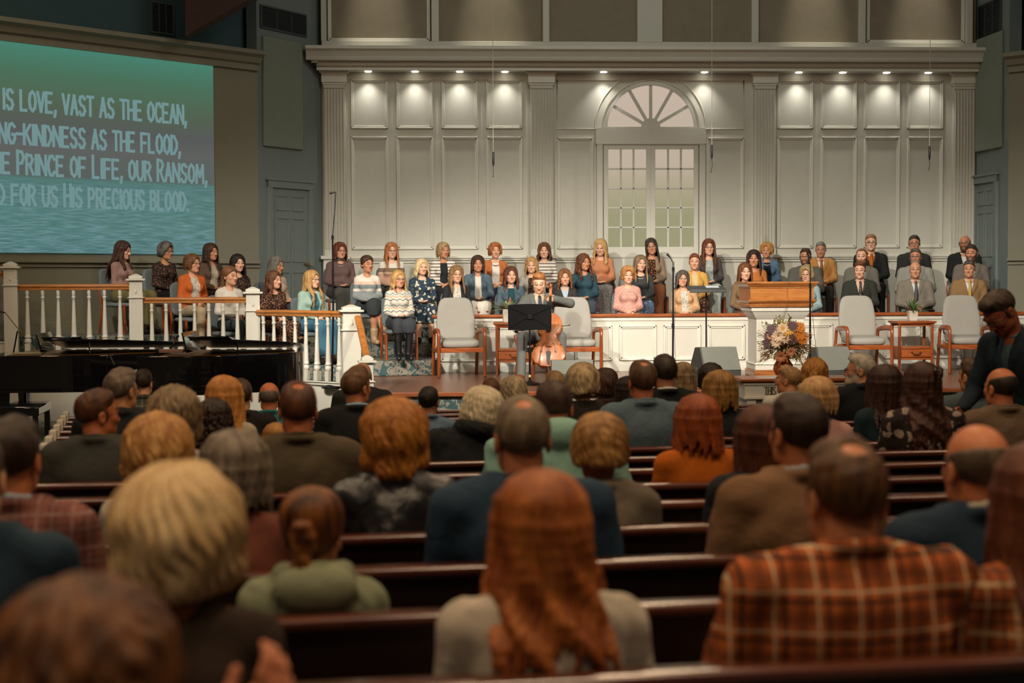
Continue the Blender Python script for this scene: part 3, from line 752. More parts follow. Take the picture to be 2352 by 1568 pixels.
# ------------------------------------------------------------------ the setting
WHITE = plain('white_paint', S('c4c1b3'), .55, var=.02); WHITE2 = plain('white_trim', S('d0cdc0'), .45, var=.02)
BLUE = plain('blue_grey_paint', S('717b78'), .6, var=.03); TAUPE = plain('taupe_paint', S('7f7c6a'), .65, var=.03)
TEAL = plain('deep_teal_paint', S('2f4a4e'), .7, var=.05); CLOTHP = plain('taupe_acoustic_cloth', S('857a66'), .9, var=.05, bump=.3, bsc=300)
BEAM = wood('dark_beam_wood', S('2a130b'), S('3c1c0e'), .75, 'Y', 3, 0); BLACK = plain('black_plastic', S('17181a'), .45, var=.1)
CHERRY = wood('cherry_wood', S('6e3216'), S('9a4f22'), .32, 'Z', 5); CHERRYX = wood('cherry_wood_lengthwise', S('7a3818'), S('a65a28'), .32, 'X', 5)
PEWW = wood('dark_pew_wood', S('190d0a'), S('28120c'), .4, 'X', 4, .1); PEWT = wood('pew_top_wood', S('452016'), S('5e301f'), .2, 'X', 4, 1.0)
OAK = wood('golden_oak', S('9a5c28'), S('c07e3e'), .35, 'X', 6)
STAGE = wood('stage_boards', S('6a4330'), S('8a5b42'), .33, 'X', 5, .3)
def struct(o): o['kind'] = 'structure'; return o
def carpet_mat():
    m, t, b = nmat('floral_carpet'); tc = nd(t, 'ShaderNodeTexCoord')
    vo = nd(t, 'ShaderNodeTexNoise', i_Scale=9.0, i_Detail=3.5, i_Distortion=1.6); t.links.new(tc.outputs['Object'], vo.inputs[0])
    rp = ramp(t, [(.0, S('33494c')), (.46, S('465c5e')), (.5, S('8f887a')), (.64, S('817a6c')), (.67, S('3f5659'))]); t.links.new(vo.outputs[0], rp.inputs[0])
    t.links.new(rp.outputs[0], b.inputs['Base Color']); b.inputs['Roughness'].default_value = .95; b.inputs['Specular IOR Level'].default_value = .1
    n2 = nd(t, 'ShaderNodeTexNoise', i_Scale=200.0); t.links.new(tc.outputs['Object'], n2.inputs[0]); bumpy(t, b, n2.outputs[0], .6, .006); return m
CARPET = carpet_mat()
YB = 26.3
zB = lambda py, Y=YB: float(atY(1490, py, Y)[2])
xB = lambda px, Y=YB, py=400: float(atY(px, py, Y)[0])
fz = lambda Y: -.175 - .038 * Y            # the nave floor falls gently towards the stage
# nave floor, stage, risers
b = MB(); b.prism([(-3, fz(-3)), (19.2, fz(19.2)), (27, fz(19.2)), (27, fz(19.2) - .3), (-3, fz(19.2) - .3)], lambda u, v: (-10, u, v), lambda u, v: (14, u, v))
struct(b.build('floor', plain('nave_carpet', S('3a3a36'), .95, var=.2, sc_=30), smooth=False))
b = MB(); b.slab([(-.86, 19.0), (12, 19.0), (12, 26.4), (-1.9, 26.4), (-2.6, 25), (-8.5, 24), (-8.5, 21.2), (-2.35, 20.95), (-.95, 19.72)], -.06, 0.0)
struct(b.build('floor_stage', STAGE, smooth=False, bevel=.006))
b = MB(); b.slab([(-.84, 19.03), (12, 19.03), (12, 26.3), (-1.8, 26.3), (-8.4, 24), (-8.4, 21.25), (-2.33, 20.98), (-.93, 19.75)], -1.0, -.06)
struct(b.build('wall_stage_front', CARPET, smooth=False))
b = MB(); b.slab([(-8.4, 21.16), (-2.36, 20.92), (-.96, 19.69), (-.86, 18.98), (-.80, 18.98), (-.90, 19.8), (-2.2, 21.1), (-8.4, 21.4)], -1.0, .03)
struct(b.build('trim_1', WHITE2, smooth=False))
b = MB(); b.slab([(-9, 16.6), (-1.2, 16.6), (-.95, 19.6), (-2.36, 20.9), (-9, 21.2)], -1.1, -.475)
struct(b.build('floor_side', CARPET, smooth=False))
def edge(pts): return [tuple(atD(px, 640, D)[:2]) for px, D in pts]
def riser(name, pts, z, z0):
    e = edge(pts); poly = [(-9, e[0][1])] + e + [(9.1, e[-1][1]), (9.1, 26.3), (-1.72, 26.3), (-2.62, 24.9), (-6.4, 21.3 if z > .5 else 21.1), (-9, 21.3)] if False else e + [(9.1, e[-1][1]), (9.1, 26.29), (-1.72, 26.29), (-2.62, 24.9), (-5.9, 21.62)]
    b = MB(); b.slab(poly, z0, z); return struct(b.build(name, CARPET, smooth=False, bevel=.02))
riser('floor_riser_low', [(-40, 20.95), (330, 20.95), (580, 20.95), (800, 21.1), (850, 22.1), (1000, 22.35), (1010, 23.2)], .215, 0)
riser('floor_riser_middle', [(-30, 21.15), (400, 21.2), (560, 22.0), (700, 22.6), (830, 23.1), (1000, 23.6), (1050, 24.15)], .40, .215)
riser('floor_riser_top', [(-20, 21.3), (330, 21.35), (420, 21.9), (560, 22.9), (700, 23.7), (830, 24.2), (1000, 24.7), (1050, 25.0)], .61, .40)
# back wall
b = MB(); b.bx(-1.72, 9.13, 26.3, 26.6, -1, 9); WB = struct(b.build('wall_back', WHITE, smooth=False))
def wpart(mb, name, mat, par=None, **k): return mb.build(name, mat, par or WB, **k)
def molding(x0, x1, z0, z1, Y=YB, w_=.045, par=None, arc=None):
    b = MB()
    for ins, pr, ww in ((0, .03, w_ * .55), (w_ * .5, .016, w_ * .6)):
        a0, a1, c0, c1 = x0 + ins, x1 - ins, z0 + ins, z1 - ins
        b.bx(a0, a1, Y - pr, Y + .01, c0, c0 + ww); b.bx(a0, a1, Y - pr, Y + .01, c1 - ww, c1); b.bx(a0, a0 + ww, Y - pr, Y + .01, c0, c1); b.bx(a1 - ww, a1, Y - pr, Y + .01, c0, c1)
    return wpart(b, 'panel_molding', WHITE2, par, bevel=.006)
cols_l = [(807, 892), (911, 995), (1015, 1098), (1117, 1200)]; cols_r = [(1785, 1867), (1885, 1967), (1984, 2066), (2083, 2165)]
for a, c in cols_l + cols_r:
    molding(xB(a), xB(c), zB(296), zB(184)); molding(xB(a), xB(c), zB(571), zB(314))
for a, c in ((1280, 1363), (1623, 1708)): molding(xB(a), xB(c), zB(571), zB(316))
for a, c, sgn in ((1280, 1363, 1), (1623, 1708, -1)):   # panels whose corner is cut by the arch
    b = MB(); x0, x1, z0, z1 = xB(a), xB(c), zB(296), zB(184); cx, cz, r = xB(1494), zB(293), 128 * .1437 / 20 * 1.0 + .0
    r = .92; near, far = (x1, x0) if sgn > 0 else (x0, x1)
    dxn = abs(near - cx); th0 = math.asin(min(1, max(0, (z0 - cz) / r + .02))); th1 = math.asin(min(.999, (z1 - cz) / r)) if (z1 - cz) < r else 1.5
    pts = [(cx - sgn * r * math.cos(q), cz + r * math.sin(q)) for q in np.linspace(.06, min(th1, 1.1), 12)]
    top = pts[-1]; ring = [(far, z0)] + [pts[0]] if False else None
    path = [(far, z0), (pts[0][0], z0)] + pts + [(top[0], z1), (far, z1)]
    for pr_, ins in ((.028, 0), (.014, .022)):
        b.tube([(p[0], YB - .004, p[1]) for p in path], .014 if ins == 0 else .009, 6, True)
    wpart(b, 'panel_molding', WHITE2)
def pilaster(pa, pb):
    x0, x1 = xB(pa), xB(pb); b = MB(); b.bx(x0, x1, YB - .10, YB, zB(585), zB(195)); n = 6; ww = (x1 - x0 - .06) / n
    for i in range(n + 1): b.bx(x0 + .02 + i * ww, x0 + .02 + i * ww + .022, YB - .118, YB - .1, zB(570), zB(208))
    b.bx(x0, x1, YB - .118, YB - .1, zB(585), zB(572)); b.bx(x0, x1, YB - .118, YB - .1, zB(206), zB(195))
    p = wpart(b, 'pilaster', WHITE, bevel=.006)
    b = MB(); b.bx(x0 - .03, x1 + .03, YB - .15, YB, zB(193), zB(168)); b.bx(x0 - .06, x1 + .06, YB - .18, YB, zB(172), zB(164)); b.bx(x0 - .015, x1 + .015, YB - .13, YB, zB(198), zB(192)); wpart(b, 'capital', WHITE2, p, bevel=.006)
    b = MB(); b.bx(x0 - .02, x1 + .02, YB - .14, YB, .5, zB(592)); b.bx(x0 - .06, x1 + .06, YB - .18, YB, zB(593), zB(585)); wpart(b, 'pedestal', WHITE2, p, bevel=.006)
for q in ((745, 795), (1217, 1270), (1730, 1779), (2185, 2235)): pilaster(*q)
b = MB(); x0, x1 = -1.72, 9.13
b.bx(x0, x1, YB - .06, YB, zB(592), zB(586)); b.bx(x0, x1, YB - .03, YB, zB(602), zB(598)); b.bx(x0, x1, YB - .035, YB, zB(592) - .03, zB(592))
struct(b.build('trim_chair_rail', WHITE2, smooth=False, bevel=.006))
# entablature: crown, fascia, frieze and the lit soffit
b = MB(); Yc = 25.72; zc1, zc0 = zB(106, Yc), zB(137, Yc); zf = zB(163, 26.05)
prof = [(26.3, zc1), (Yc, zc1), (Yc, zc1 - .05), (Yc + .05, zc1 - .07), (Yc + .10, zc1 - .14), (Yc + .12, zc0 + .05), (Yc + .10, zc0 + .04), (Yc + .12, zc0), (25.98, zc0), (25.98, zc0 - .07), (26.03, zc0 - .09), (26.03, zf + .05), (26.01, zf + .04), (26.01, zf), (26.3, zf)]
b.prism(prof, lambda u, v: (xB(704, Yc), u, v) if u < 25.9 else (-1.78, u, v), lambda u, v: (xB(2288, Yc), u, v) if u < 25.9 else (9.2, u, v))
struct(b.build('trim_cornice', WHITE2, smooth=True, sharp=30))
# attic storey: cloth panels between painted posts
za = zc1 - .03
b = MB(); b.bx(-1.62, 9.1, 26.18, 26.3, za, 8.6); struct(b.build('wall_attic', CLOTHP, smooth=False))
b = MB(); b.bx(-1.7, 9.1, 26.10, 26.19, za, zB(100))
for a, c in ((740, 752), (993, 1010), (1248, 1263), (1464, 1522), (1726, 1742), (1972, 1987), (2217, 2232)): b.bx(xB(a, 26.1), xB(c, 26.1), 26.092, 26.19, zB(100) - .01, 8.6)
struct(b.build('trim_attic_posts', WHITE, smooth=False, bevel=.008))
for a, c in ((756, 990), (1990, 2214)): molding(xB(a, 26.15), xB(c, 26.15), zB(97, 26.15), 7.5, 26.18, .05, WB)
# fanlight and glazed doors
cx, cz = xB(1494), zB(294); RG = xB(1594) - cx
def glow(name, z0, z1, stops, st):
    m, t, b = nmat(name); tc = nd(t, 'ShaderNodeTexCoord'); sx = nd(t, 'ShaderNodeSeparateXYZ'); t.links.new(tc.outputs['Object'], sx.inputs[0])
    mr = nd(t, 'ShaderNodeMapRange'); mr.inputs[1].default_value = z0; mr.inputs[2].default_value = z1; t.links.new(sx.outputs[2], mr.inputs[0])
    rp = ramp(t, stops); t.links.new(mr.outputs[0], rp.inputs[0]); t.links.new(rp.outputs[0], b.inputs['Emission Color']); b.inputs['Emission Strength'].default_value = st
    b.inputs['Base Color'].default_value = (.05, .05, .05, 1); b.inputs['Roughness'].default_value = .3; return m
GLOW = glow('backlit_glass', zB(570), zB(200), [(0, S('8d8a64')), (.2, S('8f8c68')), (.38, S('a69c80')), (.52, S('b8a896')), (1, S('c0ad9d'))], 1.0)
th = np.linspace(0, math.pi, 33)
b = MB(); b.prism([(cx + RG * math.cos(q), cz + RG * .97 * math.sin(q)) for q in th], lambda u, v: (u, YB - .012, v), lambda u, v: (u, YB + .01, v))
W1 = struct(b.build('window_1', GLOW, smooth=False)); W1['label'] = 'backlit half-round fanlight above the glazed doors'
b = MB(); outer = 1.10
for r0, r1, y0 in ((.99, 1.05, .06), (1.05, outer, .045), (outer, outer + .025, .06)):
    b.prism([(cx + RG * r1 * math.cos(q), cz + RG * r1 * .97 * math.sin(q)) for q in th] + [(cx + RG * r0 * math.cos(q), cz + RG * r0 * .97 * math.sin(q)) for q in th[::-1]], lambda u, v: (u, YB - y0, v), lambda u, v: (u, YB, v))
b.bx(cx - RG * 1.26, cx + RG * 1.26, YB - .072, YB, zB(331), cz - .005); b.bx(cx - RG * 1.05, cx + RG * 1.05, YB - .065, YB, cz - .03, cz + .015)
b.build('window_frame', WHITE2, W1, sharp=40)
b = MB()
for q in (30, 60, 90, 120, 150):
    a = R_(q); d_ = np.array((math.cos(a), math.sin(a))); n_ = np.array((-d_[1], d_[0])) * .026
    p = [np.array((cx, cz)) + d_ * k for k in (.1, RG * .99)]; b.prism([tuple(p[0] - n_), tuple(p[1] - n_), tuple(p[1] + n_), tuple(p[0] + n_)], lambda u, v: (u, YB - .045, v), lambda u, v: (u, YB - .005, v))
b.prism([(cx + .16 * math.cos(q), cz + .16 * math.sin(q)) for q in th], lambda u, v: (u, YB - .05, v), lambda u, v: (u, YB, v)); b.build('glazing_bars', WHITE2, W1, sharp=40)
xa, xc = xB(1384), xB(1605); zt, zb = zB(333), .61
b = MB(); b.bx(xa - .10, xa, YB - .06, YB, zb, zt + .05); b.bx(xc, xc + .10, YB - .06, YB, zb, zt + .05); b.bx(xa - .1, xc + .1, YB - .066, YB, zt, zt + .1)
D1 = struct(b.build('door_1', WHITE2, smooth=False, bevel=.006))
for a, c in ((1386, 1494), (1494, 1603)):
    b = MB(); q0, q1 = xB(a), xB(c); sw = .075; g0, g1 = q0 + sw, q1 - sw; gz1, gz0 = zB(343), zB(567)
    b.bx(q0, g0, YB - .045, YB, zb, zt); b.bx(g1, q1, YB - .045, YB, zb, zt); b.bx(g0, g1, YB - .045, YB, gz1, zt); b.bx(g0, g1, YB - .045, YB, zb, gz0)
    for i in (1, 2): x_ = g0 + (g1 - g0) * i / 3; b.bx(x_ - .016, x_ + .016, YB - .04, YB, gz0, gz1)
    for i in range(1, 5): z_ = gz0 + (gz1 - gz0) * i / 5; b.bx(g0, g1, YB - .04, YB, z_ - .014, z_ + .014)
    lf = b.build('door_leaf', WHITE2, D1, smooth=False, bevel=.004)
    b = MB(); b.bx(g0, g1, YB - .012, YB + .005, gz0, gz1); b.build('glass', GLOW, lf, smooth=False)
# flank walls
def plan_wall(name, A, B, z0, z1, mat, t=.2, out=1):
    A, B = np.array(A, float), np.array(B, float); d = (B - A) / np.linalg.norm(B - A); n = np.array((-d[1], d[0])) * t * out
    b = MB(); b.slab([tuple(A), tuple(B), tuple(B + n), tuple(A + n)], z0, z1); return struct(b.build(name, mat, smooth=False))
class Wall2:
    """places things on a vertical wall through A and B"""
    def __init__(s, A, B): s.A = np.array(A, float); s.d = (np.array(B, float) - s.A); s.d /= np.linalg.norm(s.d); s.n = np.array((-s.d[1], s.d[0])); s.n *= -1 if s.n @ s.A > 0 else 1
    def at(s, px, py):
        r = ray(px, py); M = np.array(((r[0], -s.d[0]), (r[1], -s.d[1]))); k, u = np.linalg.solve(M, s.A - CAM[:2]); return u, float(CAM[2] + k * r[2])
    def P(s, u, v, o): q = s.A + s.d * u + s.n * o; return (q[0], q[1], v)
    def bx(s, b, u0, u1, z0, z1, o0, o1): b.prism([(u0, z0), (u1, z0), (u1, z1), (u0, z1)], lambda u, v: s.P(u, v, o0), lambda u, v: s.P(u, v, o1))
L1, L2, L3 = (-1.72, 26.3), (-2.62, 24.92), (-8.2, 19.32); R1, R2, R3 = (9.13, 26.3), (9.2, 24.9), (12.8, 21.0)
plan_wall('wall_left', L1, L2, -.9, 9, BLUE, out=-1); plan_wall('wall_screen', L2, L3, -1.0, 4.9, TAUPE, out=-1)
plan_wall('wall_right', R1, R2, -.9, 9, BLUE, out=1); plan_wall('wall_right_flank', R2, R3, -1, 4.9, TAUPE, out=1)
plan_wall('wall_left_upper', (-2.62, 25.35), (-8.2, 19.75), 4.8, 9, TEAL, out=-1); plan_wall('wall_right_upper', (9.2, 25.3), (12.8, 21.4), 4.8, 9, TEAL, out=1)
def six_panel_door(wl, name, p0, p1, ptop, zbot, label, hinge=None):
    (u0, zt), (u1, _) = wl.at(p0, ptop), wl.at(p1, ptop); u0, u1 = min(u0, u1), max(u0, u1); c = .11
    b = MB(); wl.bx(b, u0 - c, u0, zbot, zt + c, 0, .05); wl.bx(b, u1, u1 + c, zbot, zt + c, 0, .05); wl.bx(b, u0 - c, u1 + c, zt, zt + c, 0, .055); wl.bx(b, u0 - c - .03, u1 + c + .03, zt + c, zt + c + .04, 0, .07)
    D = struct(b.build(name, BLUE, smooth=False, bevel=.006)); b = MB(); wl.bx(b, u0, u1, zbot, zt, 0, .015)
    lf = b.build('door_leaf', BLUE, D, smooth=False); w_ = (u1 - u0)
    b = MB()
    for f0, f1 in ((.12, .46), (.54, .88)):
        for g0, g1 in ((.84, .95), (.47, .79), (.08, .40)):
            x0, x1 = u0 + w_ * f0, u0 + w_ * f1; z0, z1 = zbot + (zt - zbot) * g0, zbot + (zt - zbot) * g1
            for q in ((x0, x1, z0, z0 + .02), (x0, x1, z1 - .02, z1), (x0, x0 + .02, z0, z1), (x1 - .02, x1, z0, z1)): wl.bx(b, *q, .012, .028)
    b.build('panel_molding', BLUE, lf, smooth=False, bevel=.004)
    b = MB(); uh = u0 + .07; b.tube([wl.P(uh, zbot + 1.0, .015), wl.P(uh, zbot + 1.0, .06)], .02, 8); b.tube([wl.P(uh - .02, zbot + 1.0, .06), wl.P(uh + .09, zbot + 1.0, .06)], .014, 8); b.build('door_handle', plain('brass', S('a07a40'), .35, 1.0), D)
WL = Wall2(L1, L2); WR = Wall2(R1, R2); WS = Wall2(L2, L3); WT = Wall2(R2, R3)
six_panel_door(WL, 'door_2', 706, 622, 437, .60, ''); six_panel_door(WR, 'door_3', 2243, 2288, 424, .60, '')
def grille(wl, p0, p1, y0, y1, label, o=0.0):
    (u0, z1), (u1, z0) = wl.at(p0, y0), wl.at(p1, y1); u0, u1 = min(u0, u1), max(u0, u1); b = MB(); wl.bx(b, u0, u1, z0, z1, o, o + .012); g = b.build('air_vent', BLACK, smooth=False); tag(g, label, 'vent')
    b = MB(); f = .025
    for q in ((u0 - f, u1 + f, z0 - f, z0), (u0 - f, u1 + f, z1, z1 + f), (u0 - f, u0, z0, z1), (u1, u1 + f, z0, z1)): wl.bx(b, *q, o, o + .03)
    for i in (1, 2): x_ = u0 + (u1 - u0) * i / 3; wl.bx(b, x_ - .008, x_ + .008, z0, z1, o, o + .028)
    b.build('frame', plain('vent_frame_grey', S('3d4a4a'), .6), g, smooth=False); b = MB(); n = 16
    for i in range(n): z_ = z0 + (z1 - z0) * (i + .5) / n; b.prism([(u0, z_ - .008), (u1, z_ - .008), (u1, z_ + .004), (u0, z_ + .004)], lambda u, v: wl.P(u, v, o + .01), lambda u, v: wl.P(u, v - .012, o + .026))
    b.build('louvre', plain('vent_louvre_dark', S('20282a'), .6), g, smooth=False); return g
grille(WL, 598, 700, 14, 82, 'wide three-bay air vent high on the blue-grey wall beside the left cornice')
grille(WR, 2249, 2300, 18, 84, 'air vent high on the blue-grey wall beside the right end of the cornice')
WU = Wall2((-2.62, 25.35), (-8.2, 19.75)); grille(WU, 347, 395, 6, 78, 'small square air vent on the dark teal wall above the screen')
for wl, p0, p1, y0, y1, lb in ((WL, 600, 692, 82, 345, 'tall padded acoustic panel on the blue-grey wall left of the stage'), (WR, 2247, 2304, 92, 338, 'tall padded acoustic panel on the blue-grey wall right of the stage')):
    (u0, z1), (u1, z0) = wl.at(p0, y0), wl.at(p1, y1); b = MB(); wl.bx(b, min(u0, u1), max(u0, u1), z0, z1, 0, .05); tag(b.build('acoustic_panel', plain('padded_panel_grey', S('7c8577'), .9, var=.03, bump=.2, bsc=250), smooth=False, bevel=.015), lb, 'acoustic panel')
# cornice and rails of the flank walls, beam, ceiling
for wl, nm, L_ in ((WS, 'trim_left_cornice', 7.9), (WT, 'trim_right_cornice', 5.3)):
    b = MB(); pr = [(0, 4.57), (.05, 4.57), (.05, 4.66), (.10, 4.68), (.14, 4.76), (.22, 4.80), (.22, 4.86), (-.5, 4.86), (-.5, 4.7), (0, 4.7)]
    b.prism(pr, lambda o, z: wl.P(0, z, o), lambda o, z: wl.P(L_, z, o)); struct(b.build(nm, TAUPE, smooth=True, sharp=30))
    b = MB(); wl.bx(b, 0, L_, 1.60, 1.64, 0, .05); wl.bx(b, 0, L_, 1.54, 1.56, 0, .03); wl.bx(b, 0, L_, .6, .78, 0, .03); struct(b.build(nm.replace('cornice', 'rail'), TAUPE, smooth=False, bevel=.006))
b = MB(); b.prism([(-4.05, 5.0), (-3.55, 5.35), (-3.55, 9), (-4.05, 9)], lambda u, v: (u, 24.2, v), lambda u, v: (u + .0, 18, v + 2.0)) if False else None
pA, pB = atD(425, 84, 22.9), atD(610, -22, 23.2)
b = MB(); d_ = np.array((.0, -.9, .0)); b.loft([[tuple(pA + k * np.array((0, -1, 0)) + o) for o in (np.zeros(3), (.02, .25, 0), (.02, .25, 1.6), (0, 0, 1.6))] for k in (0,)] + [[tuple(pB + o) for o in (np.array((0, 0, 0.)), (.02, .3, 0), (.02, .3, 1.6), (0, 0, 1.6))]])
struct(b.build('ceiling_beam', BEAM, smooth=False, bevel=.01))
b = MB(); b.bx(-10, 14, -3, 27, 9.0, 9.2); struct(b.build('ceiling', wood('ceiling_boards', S('3a2014'), S('54301c'), .5, 'Y', 3), smooth=False))
pA = atD(2335, 0, 23.6); b = MB(); b.prism([(pA[0] - .05, pA[2] + .1), (pA[0] + 2, pA[2] - .2), (pA[0] + 2, pA[2] + 2), (pA[0] - .05, pA[2] + 2)], lambda u, v: (u, pA[1], v), lambda u, v: (u, pA[1] + .3, v)); struct(b.build('ceiling_beam_right', BEAM, smooth=False))
# choir rail: panelled front with a wooden cap
b = MB(); XR0, XR1 = .08, 9.0; b.bx(XR0, XR1, 23.0, 23.12, 0, .79); RB = struct(b.build('wall_choir_front', WHITE, smooth=False))
for i in range(15):
    x0 = float(atY(1422, 790, 23.0)[0]) + (i - 4) * .648
    if XR0 < x0 and x0 + .545 < XR1: molding(x0, x0 + .545, .16, .67, 23.0, .045, RB)
b = MB(); b.bx(XR0, XR1, 22.98, 23.0, 0, .11); b.bx(XR0, XR1, 22.985, 23.0, .735, .79); b.build('base_board', WHITE2, RB, smooth=False, bevel=.005)
b = MB(); b.bx(XR0 - .03, XR1, 22.95, 23.17, .79, .835); b.build('rail_cap', CHERRYX, RB, bevel=.01)
# stage nosing
b = MB(); b.bx(-.86, 12, 18.97, 19.03, -.05, .004); struct(b.build('trim_stage_nosing', wood('nosing_wood', S('7a3f22'), S('96552f'), .35, 'X', 5), smooth=False, bevel=.01))
# downlights in the soffit
for i, px in enumerate((848, 955, 1057, 1160, 1385, 1615, 1830, 1930, 2030, 2125)):
    x_ = xB(px); b = MB(); b.lathe([(.055, 0), (.055, .01), (.03, .012)], (x_, 26.17, zf - .012), 14); o = b.build('downlight', plain('lamp_lens', (.9, .85, .75), .4, emit=(1, .93, .8), est=6))
    nm = ('first', 'second', 'third', 'fourth', 'fifth', 'sixth', 'seventh', 'eighth', 'ninth', 'tenth')[i]
    tag(o, f'small recessed downlight in the cornice soffit, {nm} from the left', 'lamp', 'downlights under the cornice')
    lamp('SPOT', 'downlight_bulb', (x_, 26.13, zf - .02), (x_, 26.24, 2.0), 30, (1, .97, .9), .03, 96, 1.0)
# ------------------------------------------------------------------ stage furniture
def gz(x, y): return 0.0
UPH = plain('grey_upholstery', S('97938a'), .9, var=.03, bump=.5, bsc=350)
UPHD = plain('blue_grey_upholstery', S('6c7476'), .9, var=.04, bump=.4, bsc=300)
def pillow(b, sx, sy, sz, M, n=4.0, fn=None):
    """soft block: superellipsoid shell mapped by M"""
    V = []; U, W = 20, 10
    for j in range(W + 1):
        ph = -math.pi / 2 + math.pi * j / W
        for i in range(U):
            th = 2 * math.pi * i / U; c = lambda a, p: math.copysign(abs(math.cos(a)) ** p, math.cos(a)); s_ = lambda a, p: math.copysign(abs(math.sin(a)) ** p, math.sin(a))
            p = np.array((sx * c(ph, .5) * c(th, .42), sy * c(ph, .5) * s_(th, .42), sz * s_(ph, .6)))
            if fn: p = fn(p)
            V.append(np.array(M)[:3, :3] @ p + np.array(M)[:3, 3])
    Fs = [(j * U + i, j * U + (i + 1) % U, (j + 1) * U + (i + 1) % U, (j + 1) * U + i) for j in range(W) for i in range(U)]
    return b.add(V, Fs)
def TM(loc, rx=0.0, rz=0.0): return np.array(Matrix.Translation(loc) @ Matrix.Rotation(rz, 4, 'Z') @ Matrix.Rotation(rx, 4, 'X'))
def armchair():
    r = empty('armchair')
    b = MB(); pillow(b, .285, .27, .062, TM((0, -.02, .47), R_(3))); b.build('seat', UPH, r, sharp=80)
    def shp(p): return np.array((p[0] * (1 - .10 * max(0, -p[1]) / .36 + 0), p[1], p[2] + .05 * (p[0] / .3) ** 2))
    b = MB(); pillow(b, .292, .335, .045, TM((0, .285, .765), R_(80)), fn=lambda p: np.array((p[0] * (1 + .0 - .13 * sstep(-.1, .36, np.array(p[1]))), p[1], p[2] + .25 * p[0] ** 2)))
    b.build('backrest', UPH, r, sharp=80)
    for s in (-1, 1):
        b = MB(); b.tube([(s * .335, -.30, 0.012), (s * .335, -.295, .30), (s * .335, -.29, .56)], .032, 4 * 2, flat=.8); b.build('leg', CHERRY, r, sharp=50)
        b = MB(); b.tube([(s * .325, .38, 0.012), (s * .325, .30, .34), (s * .32, .26, .60)], .030, 8, flat=.8); b.build('leg', CHERRY, r, sharp=50)
        b = MB(); b.tube([(s * .335, -.29, .54), (s * .336, -.293, .60), (s * .338, -.26, .638), (s * .338, -.10, .645), (s * .335, .15, .63), (s * .322, .27, .61)], [.032, .034, .037, .036, .034, .028], 10, flat=.75); b.build('arm', CHERRY, r, sharp=60)
        b = MB(); b.bx(s * .335 - .018, s * .335 + .018, -.28, .31, .34, .40); b.build('side_rail', CHERRY, r, bevel=.006)
        for yy in (-.30, .38): b = MB(); b.lathe([(.024, 0), (.022, .014)], (s * (.335 if yy < 0 else .325), yy, 0), 10); b.build('glide', BLACK, r)
    for yy in (-.27, .28): b = MB(); b.bx(-.32, .32, yy - .018, yy + .018, .345, .41); b.build('seat_rail', CHERRYX, r, bevel=.006)
    return r
ac = armchair()
def armchair_at(o, px, py, rz, lb):
    p = atY(px, py, 22.0); D = (1.35 - 0) ; o.location = (float(p[0]), 22.05, 0); o.rotation_euler[2] = R_(rz); o.scale = (.95, .95, 1.0)
    tag(o, lb, 'chair', 'grey upholstered armchairs on the stage')
chairs = [ac] + [dup(ac) for _ in range(3)]
armchair_at(chairs[0], 1054, 860, 8, 'grey upholstered wooden armchair, empty, at the left end of the choir rail')
armchair_at(chairs[1], 1322, 860, 4, 'grey upholstered wooden armchair right behind the cellist')
armchair_at(chairs[2], 1984, 850, 4, 'grey upholstered armchair between the pulpit and the side table with the spiky plant')
armchair_at(chairs[3], 2222, 850, -2, 'grey upholstered armchair farthest right, behind the stooping man')
def side_table():
    r = empty('side_table'); b = MB(); b.bx(-.33, .33, -.27, .27, .705, .73); b.bx(-.31, .31, -.25, .25, .69, .706); b.build('tabletop', CHERRYX, r, bevel=.008)
    for sx in (-1, 1):
        for sy in (-1, 1):
            b = MB(); b.loft([[(sx * .27 + i * w_, sy * .21 + j * w_, z) for i, j in ((-1, -1), (1, -1), (1, 1), (-1, 1))] for z, w_ in ((0, .016), (.1, .02), (.69, .022))]); b.build('leg', CHERRY, r, bevel=.004)
    b = MB(); b.bx(-.27, .27, -.21, .21, .185, .215); b.bx(-.27, .27, -.222, .21, .34, .37); b.bx(-.265, -.25, -.2, .2, .21, .35); b.bx(.25, .265, -.2, .2, .21, .35); b.bx(-.25, .25, .19, .2, .21, .35); b.build('drawer_case', CHERRYX, r, bevel=.004)
    for y_ in (-.2075, .2075): b = MB(); b.bx(-.27, .27, y_ - .0075, y_ + .0075, .66, .69); b.build('apron', CHERRYX, r, bevel=.003)
    b = MB(); b.bx(-.245, .245, -.232, -.2, .222, .335); b.bx(-.22, .22, -.238, -.23, .24, .315); d = b.build('drawer', CHERRYX, r, bevel=.005)
    b = MB(); b.tube([(-.07, -.235, .29), (-.07, -.258, .29), (-.055, -.265, .268), (0, -.268, .258), (.055, -.265, .268), (.07, -.258, .29), (.07, -.235, .29)], .006, 6)
    for s in (-1, 1): b.lathe([(.013, 0), (.016, .01), (.008, .02)], (s * .07, -.24, .28), 8)
    b.build('handle', plain('antique_brass', S('5a4128'), .4, .9), d); return r
st = side_table(); st2 = dup(st)
q = atY(1186, 860, 22.1); st.location = (float(q[0]), 22.3, 0); st.rotation_euler[2] = R_(-6); st.scale = (.92, .92, 1.02); tag(st, 'small cherry side table with drawer behind the cellist and black music stand', 'table', 'cherry side tables')
q = atY(2104, 848, 22.1); st2.location = (float(q[0]), 22.3, 0); st2.scale = (.86, .86, 1.0); tag(st2, 'small cherry side table carrying the white square planter', 'table', 'cherry side tables')
